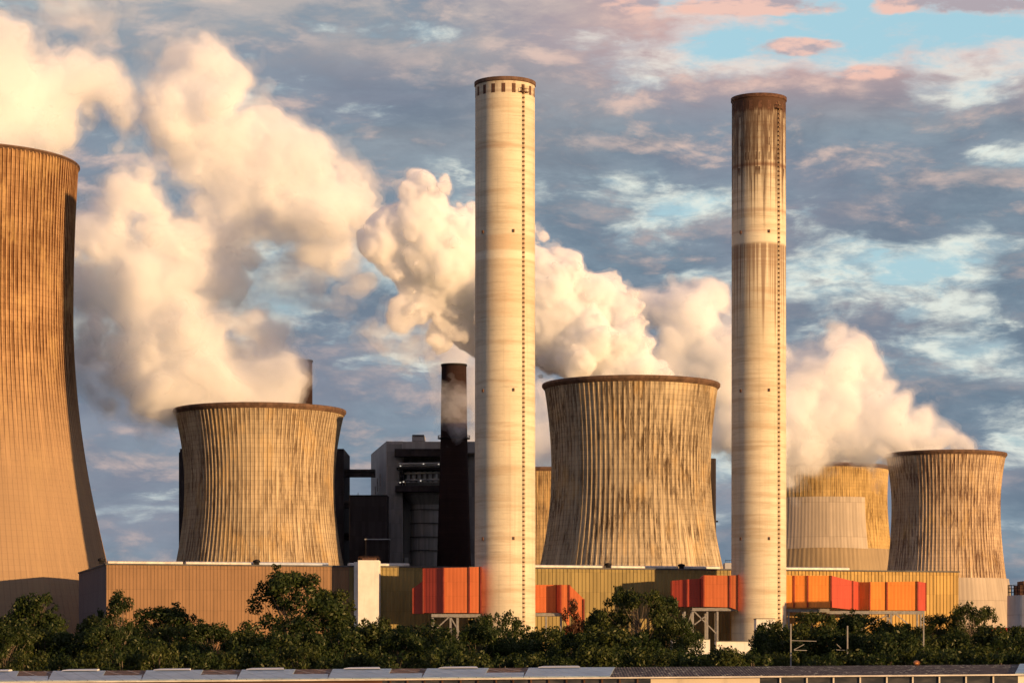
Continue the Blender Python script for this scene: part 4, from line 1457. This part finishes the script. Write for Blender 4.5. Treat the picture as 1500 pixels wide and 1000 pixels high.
G1 = 'tall trees rising out of the greenery before the halls'
for a in (
    ('conical', 0, 52, 858, 118, 285, 'tall dark pointed tree left of the dark gable end, before the tallest tower'),
    ('conical', 1, 8, 885, 90, 300, 'leafy tree cut off by the left edge of the photo, beside the pointed tree'),
    ('open', 0, 178, 858, 62, 300, 'lopsided loose tree top with bare gaps before the left corner of the tan hall'),
    ('broad', 0, 238, 882, 135, 310, 'wide rounded tree before the left third of the tan hall'),
    ('broad', 1, 150, 893, 105, 305, 'low spreading tree whose branches cross the dark gable end'),
    ('broad', 0, 428, 829, 150, 300, 'tallest tree, tousled crown standing high before the right part of the tan hall'),
    ('broad', 1, 484, 853, 105, 306, 'leaning tree merged into the right side of the tallest tree'),
    ('conical', 1, 552, 890, 70, 300, 'pointed dark tree covering the foot of the white stair tower'),
    ('bush', 0, 612, 903, 115, 310, 'broad dark flat topped clump before the shaded wall right of the stair tower'),
    ('conical', 0, 706, 890, 66, 300, 'narrow tree before the left edge of the left chimney foot'),
    ('open', 0, 742, 888, 56, 290, 'small round see through tree before the left chimney foot'),
    ('open', 1, 837, 872, 38, 300, 'thin sparse reddish young tree before the slanting orange duct'),
    ('broad', 1, 885, 884, 95, 305, 'mid green rounded tree before the lit olive wall'),
    ('broad', 2, 940, 856, 105, 300, 'big tree with a pale forked trunk before the shadowed olive wall'),
    ('broad', 0, 978, 866, 80, 303, 'right hand companion of the tree with the pale forked trunk'),
    ('conical', 0, 1128, 900, 82, 290, 'dark pointed tree before the foot of the sooty headed chimney'),
    ('broad', 1, 1192, 888, 90, 300, 'rounded tree left of the short mast, touching the duct row'),
    ('broad', 0, 1256, 893, 110, 305, 'dense dark tree right of the short mast below the duct row'),
    ('broad', 2, 1318, 905, 85, 305, 'shadowy tree left of the tall slim mast'),
    ('broad', 1, 1375, 892, 80, 300, 'tree right of the tall slim mast before the ochre wall'),
    ('broad', 2, 1422, 878, 82, 295, 'taller round tree before the right corner of the ochre hall'),
    ('conical', 1, 1500, 905, 66, 280, 'tree cut off by the right edge, before the grey silo'),
):
    plant(*a, group=G1)

LM = [(15, 'beside the left edge of the photo'), (62, 'at the foot of the tall pointed tree'), (112, 'left of the dark gable end'), (155, 'below the corner of the tan hall'),
      (205, 'below the wide rounded tree'), (255, 'below the left third of the tan hall'), (310, 'below the middle of the tan hall'), (357, 'just left of the tallest tree'),
      (405, 'under the left side of the tallest tree'), (455, 'under the right side of the tallest tree'), (505, 'below the right end of the tan hall'), (545, 'at the foot of the white stair tower'),
      (590, 'right of the white stair tower'), (632, 'left of the leftmost steel trestle'), (672, 'in front of the leftmost steel trestle'), (712, 'left of the left chimney foot'), (752, 'before the left chimney foot'),
      (796, 'right of the left chimney foot'), (840, 'below the slanting orange duct'), (885, 'below the lit part of the olive wall'), (935, 'at the foot of the tree with the pale forked trunk'), (985, 'below the crimson end of the braced duct'),
      (1035, 'in front of the cross braced trestle'), (1082, 'left of the sooty headed chimney foot'), (1128, 'before the sooty headed chimney foot'), (1175, 'beside the mast with the horizontal arm'),
      (1222, 'around the short mast'), (1268, 'below the middle of the duct row'), (1312, 'below the right end of the duct row'), (1356, 'around the tall slim mast'), (1402, 'below the right end of the ochre hall'),
      (1445, 'below the pale ribbed sheeting'), (1488, 'in front of the grey silo')]
adj = ['olive', 'dark', 'yellowish', 'deep green', 'mossy']
for i, (px, where) in enumerate(LM):
    if px == 1082 or px == 1035 or px == 985:
        top2 = trng.uniform(944, 952)
    else:
        top2 = trng.uniform(906, 924)
    thin = px in (632, 672)
    # middle row
    plant('bush' if i % 3 else 'broad', i, px + trng.uniform(-8, 8), top2 + (20 if thin else 0), trng.uniform(80, 105), trng.uniform(262, 282),
          '%s middle row tree %s' % (adj[(i * 2) % 5], where), 'tree', 'middle row of trees before the halls')
for i, (px, where) in enumerate(LM):
    plant('bush', i * 3 + 1, px + 24 + trng.uniform(-8, 8), trng.uniform(932, 950), trng.uniform(70, 100), trng.uniform(212, 236),
          '%s front row bush %s' % (adj[(i * 2 + 1) % 5], where), 'bush', 'front row of bushes along the warehouse roof')
for i, (px, where) in enumerate(LM[::2]):
    if 980 < px < 1100 or 620 < px < 690:
        continue
    plant('broad', i, px + trng.uniform(-10, 10) + 12, trng.uniform(906, 922), trng.uniform(70, 95), trng.uniform(370, 440),
          'shaded back row tree %s' % where, 'tree', 'back row of trees close to the halls')
plant('rusty', 0, 1462, 948, 34, 255, 'rust red bush below the red shed', 'bush')
# the prototypes that were never planted
for kind, lst in PROTO.items():
    for v, (src, h, w) in enumerate(lst):
        if (kind, v) not in used:
            for ch in list(src.children):
                bpy.data.objects.remove(ch)
            bpy.data.objects.remove(src)


# ------------------------------------------------------------------ steam
import openvdb

_rs = np.random.RandomState(5)
_perm = _rs.permutation(256).astype(np.int32)
_perm = np.concatenate([_perm, _perm])
_grad = _rs.normal(size=(256, 3)).astype(np.float32)
_grad /= np.linalg.norm(_grad, axis=1)[:, None]


def perlin(x, y, z):
    xi, yi, zi = np.floor(x).astype(np.int32), np.floor(y).astype(np.int32), np.floor(z).astype(np.int32)
    xf, yf, zf = x - xi, y - yi, z - zi
    u, v, w = (t * t * t * (t * (t * 6 - 15) + 10) for t in (xf, yf, zf))
    xi &= 255; yi &= 255; zi &= 255
    out = 0
    for dx_ in (0, 1):
        for dy_ in (0, 1):
            for dz_ in (0, 1):
                h = _perm[_perm[_perm[(xi + dx_) & 255] + ((yi + dy_) & 255)] + ((zi + dz_) & 255)]
                g_ = _grad[h]
                d = g_[..., 0] * (xf - dx_) + g_[..., 1] * (yf - dy_) + g_[..., 2] * (zf - dz_)
                d *= (u if dx_ else 1 - u) * (v if dy_ else 1 - v) * (w if dz_ else 1 - w)
                out = out + d
    return out


def steam_mat(name, density, surf, aniso=0.0, tint=(.998, .978, .995)):
    def b(t, out):
        v = t.node('ShaderNodeVolumeScatter', Color=tint, Density=density, Anisotropy=aniso)  # tint carries the light's colour; steam itself is white
        t.put(out.inputs[1], v.outputs[0])
        tr = t.node('ShaderNodeBsdfTransparent')
        df = t.node('ShaderNodeBsdfDiffuse', Color=(.95, .93, .95))
        tl = t.node('ShaderNodeBsdfTranslucent', Color=(.95, .93, .95))
        m1 = t.node('ShaderNodeMixShader')
        t.put(m1.inputs[0], .5)
        t.put(m1.inputs[1], df.outputs[0])
        t.put(m1.inputs[2], tl.outputs[0])
        m2 = t.node('ShaderNodeMixShader')
        t.put(m2.inputs[0], surf)
        t.put(m2.inputs[1], tr.outputs[0])
        t.put(m2.inputs[2], m1.outputs[0])
        t.put(out.inputs[0], m2.outputs[0])
    return material(name, b)


def plume(label, cx, D, balls, mat, vox=1.1, k=3.0, amp=(7., 22.), wisp=0.0, seed=0., inset=None):
    """balls: (px, py, radius px, distance offset m).  A lumpy body with cauliflower relief, made as a closed mesh."""
    s = D / F
    B = np.array([[X(a, D + o), D + o, Z(b_, D + o), r * (D + o) / F] for a, b_, r, o in balls], dtype=np.float32)
    pad = 6 + amp[0]
    lo = (B[:, :3] - B[:, 3:]).min(0) - pad
    hi = (B[:, :3] + B[:, 3:]).max(0) + pad
    n = np.ceil((hi - lo) / vox).astype(int)
    ax = [lo[i] + vox * np.arange(n[i], dtype=np.float32) for i in range(3)]
    Xg, Yg, Zg = np.meshgrid(*ax, indexing='ij')
    # gently stir the space so that the balls lose their roundness
    wx = perlin(Xg / 34 + seed, Yg / 34, Zg / 34) * 12
    wz = perlin(Xg / 30, Yg / 30 + seed, Zg / 30 + 7) * 12
    acc = np.zeros(Xg.shape, np.float32)
    for bx_, by_, bz_, br_ in B:
        d = br_ - np.sqrt((Xg + wx - bx_) ** 2 + (Yg - by_) ** 2 + (Zg + wz - bz_) ** 2)
        acc += np.exp(np.clip(d / k, -20, 20))
    f = k * np.log(acc + 1e-9)
    a, L = amp
    q = seed
    for o in range(5):
        nz_ = perlin(Xg / L + q, Yg / L + q * 1.7, Zg / L - q)
        f += a * (np.abs(nz_) * 2.2 - .45)
        if wisp:
            f += wisp * a * perlin(Xg / L * .8 + 31, Yg / L * .8, Zg / L * 1.2) * 1.6
        a *= .60
        L *= .5
        q += 5.3
        if L < 2 * vox:
            break
    c = Vector((X(cx, D), D, 0))
    hf = perlin(Xg / 5 + 3, Yg / 5, Zg / 5) * 1.6 + perlin(Xg / 11, Yg / 11 + 9, Zg / 11) * 3.0

    def skin(field, mat_, name):
        gr = openvdb.FloatGrid(50.0)
        gr.copyFromArray(np.clip(-field, -50, 50).astype(np.float64))
        pts, quads = gr.convertToQuads(0.0)
        pts = np.asarray(pts) * vox + lo - np.array(c)
        me = bpy.data.meshes.new(name)
        nv, nf = len(pts), len(quads)
        me.vertices.add(nv)
        me.vertices.foreach_set('co', pts.astype(np.float32).ravel())
        me.loops.add(nf * 4)
        me.loops.foreach_set('vertex_index', np.asarray(quads).astype(np.int32).ravel())
        me.polygons.add(nf)
        me.polygons.foreach_set('loop_start', np.arange(nf, dtype=np.int32) * 4)
        me.polygons.foreach_set('use_smooth', np.ones(nf, dtype=bool))
        me.update(calc_edges=True)
        me.validate()
        me.materials.append(mat_)
        o_ = bpy.data.objects.new(name, me)
        COL.objects.link(o_)
        return o_
    core, shells = mat
    o = skin(f - core[1], core[0], 'steam_plume')
    o.location = c
    for m_, off_, jit in shells:
        e_ = skin(f + off_ + hf * jit, m_, 'edge_mist')
        e_.parent = o
    tag(o, label, 'steam plume', 'steam plumes drifting from the cooling towers')
    return o


MIST1 = steam_mat('edge mist', .045, 0.012)
MIST2 = steam_mat('outer mist', .016, 0.006)
PINK_LIGHT_TINT = (.992, .958, 1.0)  # pink of the evening light put into the steam colour
SM_D = ((steam_mat('dense steam', .32, .24, tint=PINK_LIGHT_TINT), .4), ((MIST1, .9, .5),))
SM_P = ((steam_mat('pink light steam', .12, .06, tint=PINK_LIGHT_TINT), 1.2), ((MIST1, 1.0, .6), (MIST2, 3.0, 1.0)))
SM_M = ((steam_mat('steam', .13, .07), 1.5), ((MIST1, 1.2, .7), (MIST2, 4.0, 1.2)))
SM_S = ((steam_mat('soft steam', .05, .02), 1.5), ((MIST2, 2.0, 1.0),))
SM_T = ((steam_mat('thin steam', .02, .008), 1.5), ((MIST2, 3.0, 1.2),))

# from the widest tower
plume('bright billowing steam plume rising from the widest cooling tower', 924, 892, [
    (860, 548, 48, 0), (930, 556, 56, 5), (880, 505, 55, 5), (930, 490, 42, 0), (870, 460, 50, 5), (810, 500, 60, 10),
    (800, 440, 55, 8), (820, 390, 24, 0), (760, 400, 55, 10), (740, 480, 60, 20), (700, 420, 70, 20), (700, 340, 44, 12), (645, 330, 44, 10),
    (622, 300, 32, 4), (585, 335, 36, 6), (572, 375, 34, 8), (640, 400, 60, 12), (605, 440, 36, 12), (655, 470, 40, 18), (640, 272, 12, 0), (765, 350, 20, 0)], SM_D, .85, seed=1.3, amp=(8, 24))
plume('faint steam skin over the right half of the widest cooling tower', 985, 892, [(900, 562, 34, 0), (950, 560, 36, 0), (1000, 562, 28, 0), (1030, 566, 14, 0)], SM_S, 1.0, k=2, seed=2.2, amp=(5, 16))
plume('mauve shaded underside of steam behind the left chimney and soot brown stack', 797, 1275, [
    (800, 690, 50, 0), (770, 650, 45, 0), (735, 610, 55, 0), (700, 560, 50, 5), (660, 510, 42, 5), (620, 505, 22, 5), (690, 630, 30, 0), (820, 630, 36, 0), (810, 590, 40, 0)], SM_S, 1.7, seed=4.1, amp=(10, 30))
plume('pale soft steam plume behind the sooty headed chimney', 1201, 1350, [
    (1230, 690, 50, 0), (1180, 670, 50, 0), (1130, 640, 60, 0), (1085, 600, 62, 0), (1060, 540, 58, 0), (1015, 480, 50, 0), (985, 455, 42, 0), (1030, 440, 30, 0), (1090, 520, 60, 0), (1060, 620, 42, 0), (1000, 530, 40, 0), (1120, 560, 50, 0), (1160, 600, 50, 0), (950, 440, 22, 0)], SM_P, 1.5, seed=6.3, amp=(10, 30))
plume('white steam plume streaming left from the rightmost cooling tower', 1385, 1200, [
    (1385, 655, 26, 0), (1340, 640, 40, 0), (1420, 655, 14, 0), (1350, 610, 28, 0), (1300, 620, 42, 0), (1295, 575, 32, 0), (1250, 600, 50, 0), (1230, 540, 45, 0), (1215, 510, 36, 0), (1185, 560, 50, 0), (1240, 650, 45, 0),
    (1180, 630, 55, 0), (1210, 668, 34, 0), (1270, 668, 30, 0), (1140, 620, 50, 0), (1170, 665, 32, 0), (1130, 570, 34, 0)], SM_P, 1.15, seed=8.8, amp=(9, 26))
plume('huge cream and yellow steam plume towering over the squat cooling tower', 380, 950, [
    (300, 590, 30, 0), (350, 590, 34, 0), (400, 592, 32, 0), (432, 592, 14, 0), (260, 560, 40, 0), (330, 545, 50, 0), (400, 550, 32, 0), (200, 540, 46, 0), (250, 490, 60, 0), (330, 490, 42, 0), (160, 560, 28, 0),
    (190, 440, 65, 5), (260, 420, 60, 5), (320, 430, 30, 5), (160, 380, 55, 5), (230, 350, 60, 5), (150, 320, 45, 5), (200, 275, 40, 5), (290, 360, 40, 10), (330, 350, 36, 15), (350, 310, 34, 15),
    (370, 270, 52, 15), (420, 290, 52, 15), (470, 300, 55, 15), (500, 270, 40, 15), (430, 230, 45, 15), (350, 210, 55, 15), (300, 180, 56, 15), (250, 160, 52, 10), (240, 125, 42, 10), (290, 105, 45, 10), (340, 130, 40, 10), (285, 72, 18, 5),
    (480, 360, 45, 25), (130, 500, 30, 10), (130, 430, 46, 10), (290, 300, 26, 15), (310, 250, 40, 15), (270, 220, 34, 12), (300, 400, 46, 10), (350, 400, 34, 10), (130, 350, 40, 8), (210, 520, 50, 0), (120, 560, 24, 5), (520, 320, 26, 20), (300, 530, 50, 0), (380, 470, 26, 0)], SM_M, .95, seed=11.7, amp=(10, 28), wisp=.25, k=3.5)
plume('thin brownish haze of steam trailing under the huge plume', 200, 965, [
    (170, 575, 36, 0), (120, 540, 34, 0), (120, 470, 40, 0), (125, 380, 36, 0), (420, 400, 40, 20), (470, 390, 40, 25), (500, 340, 42, 25), (360, 470, 40, 10), (400, 565, 30, 5), (210, 590, 20, 0), (345, 440, 34, 5)], SM_T, 1.6, seed=14.1, amp=(12, 30), wisp=.4, k=4)
plume('steam plume above the tallest cooling tower at the top left corner', -54, 851, [
    (-60, 200, 90, 0), (10, 195, 46, 0), (50, 200, 40, 0), (80, 190, 34, 5), (30, 150, 48, 0), (-10, 110, 60, 0), (-10, 60, 30, 0), (0, 50, 24, 0), (75, 150, 36, 5), (110, 120, 40, 8), (150, 130, 32, 8), (105, 85, 30, 8), (150, 95, 28, 8), (160, 165, 24, 10), (170, 140, 22, 10), (-80, 100, 70, 0)], SM_P, 1.0, seed=17.9, amp=(8, 24), wisp=.2)
plume('loose pinkish puff of steam drifting at the top left', 100, 862, [
    (75, 20, 26, 0), (105, 10, 30, 0), (135, 20, 22, 0), (115, 45, 22, 0), (140, 55, 16, 0), (80, 45, 14, 0)], SM_T, 1.0, seed=21.9, amp=(8, 20), wisp=.5)
plume('small orange wisp of steam drifting free between the two biggest plumes', 545, 900, [
    (540, 475, 20, 0), (560, 492, 16, 0), (590, 490, 18, 0), (615, 500, 16, 0), (600, 520, 10, 0), (520, 480, 10, 0)], SM_S, .8, seed=24.3, amp=(5, 14), wisp=.5)
plume('tiny orange puff of steam beside the left end of the billowing plume', 515, 900, [
    (512, 420, 14, 0), (505, 428, 10, 0), (530, 415, 12, 0), (550, 405, 12, 0)], SM_S, .8, seed=26.3, amp=(5, 14), wisp=.5)
plume('thin veil of steam curling across the head of the soot brown stack', 665, 1030, [
    (668, 590, 17, 0), (678, 610, 14, 0), (655, 578, 10, 0), (684, 630, 10, 0), (690, 600, 12, 0)], SM_T, .8, seed=28.3, amp=(6, 12), wisp=.6)
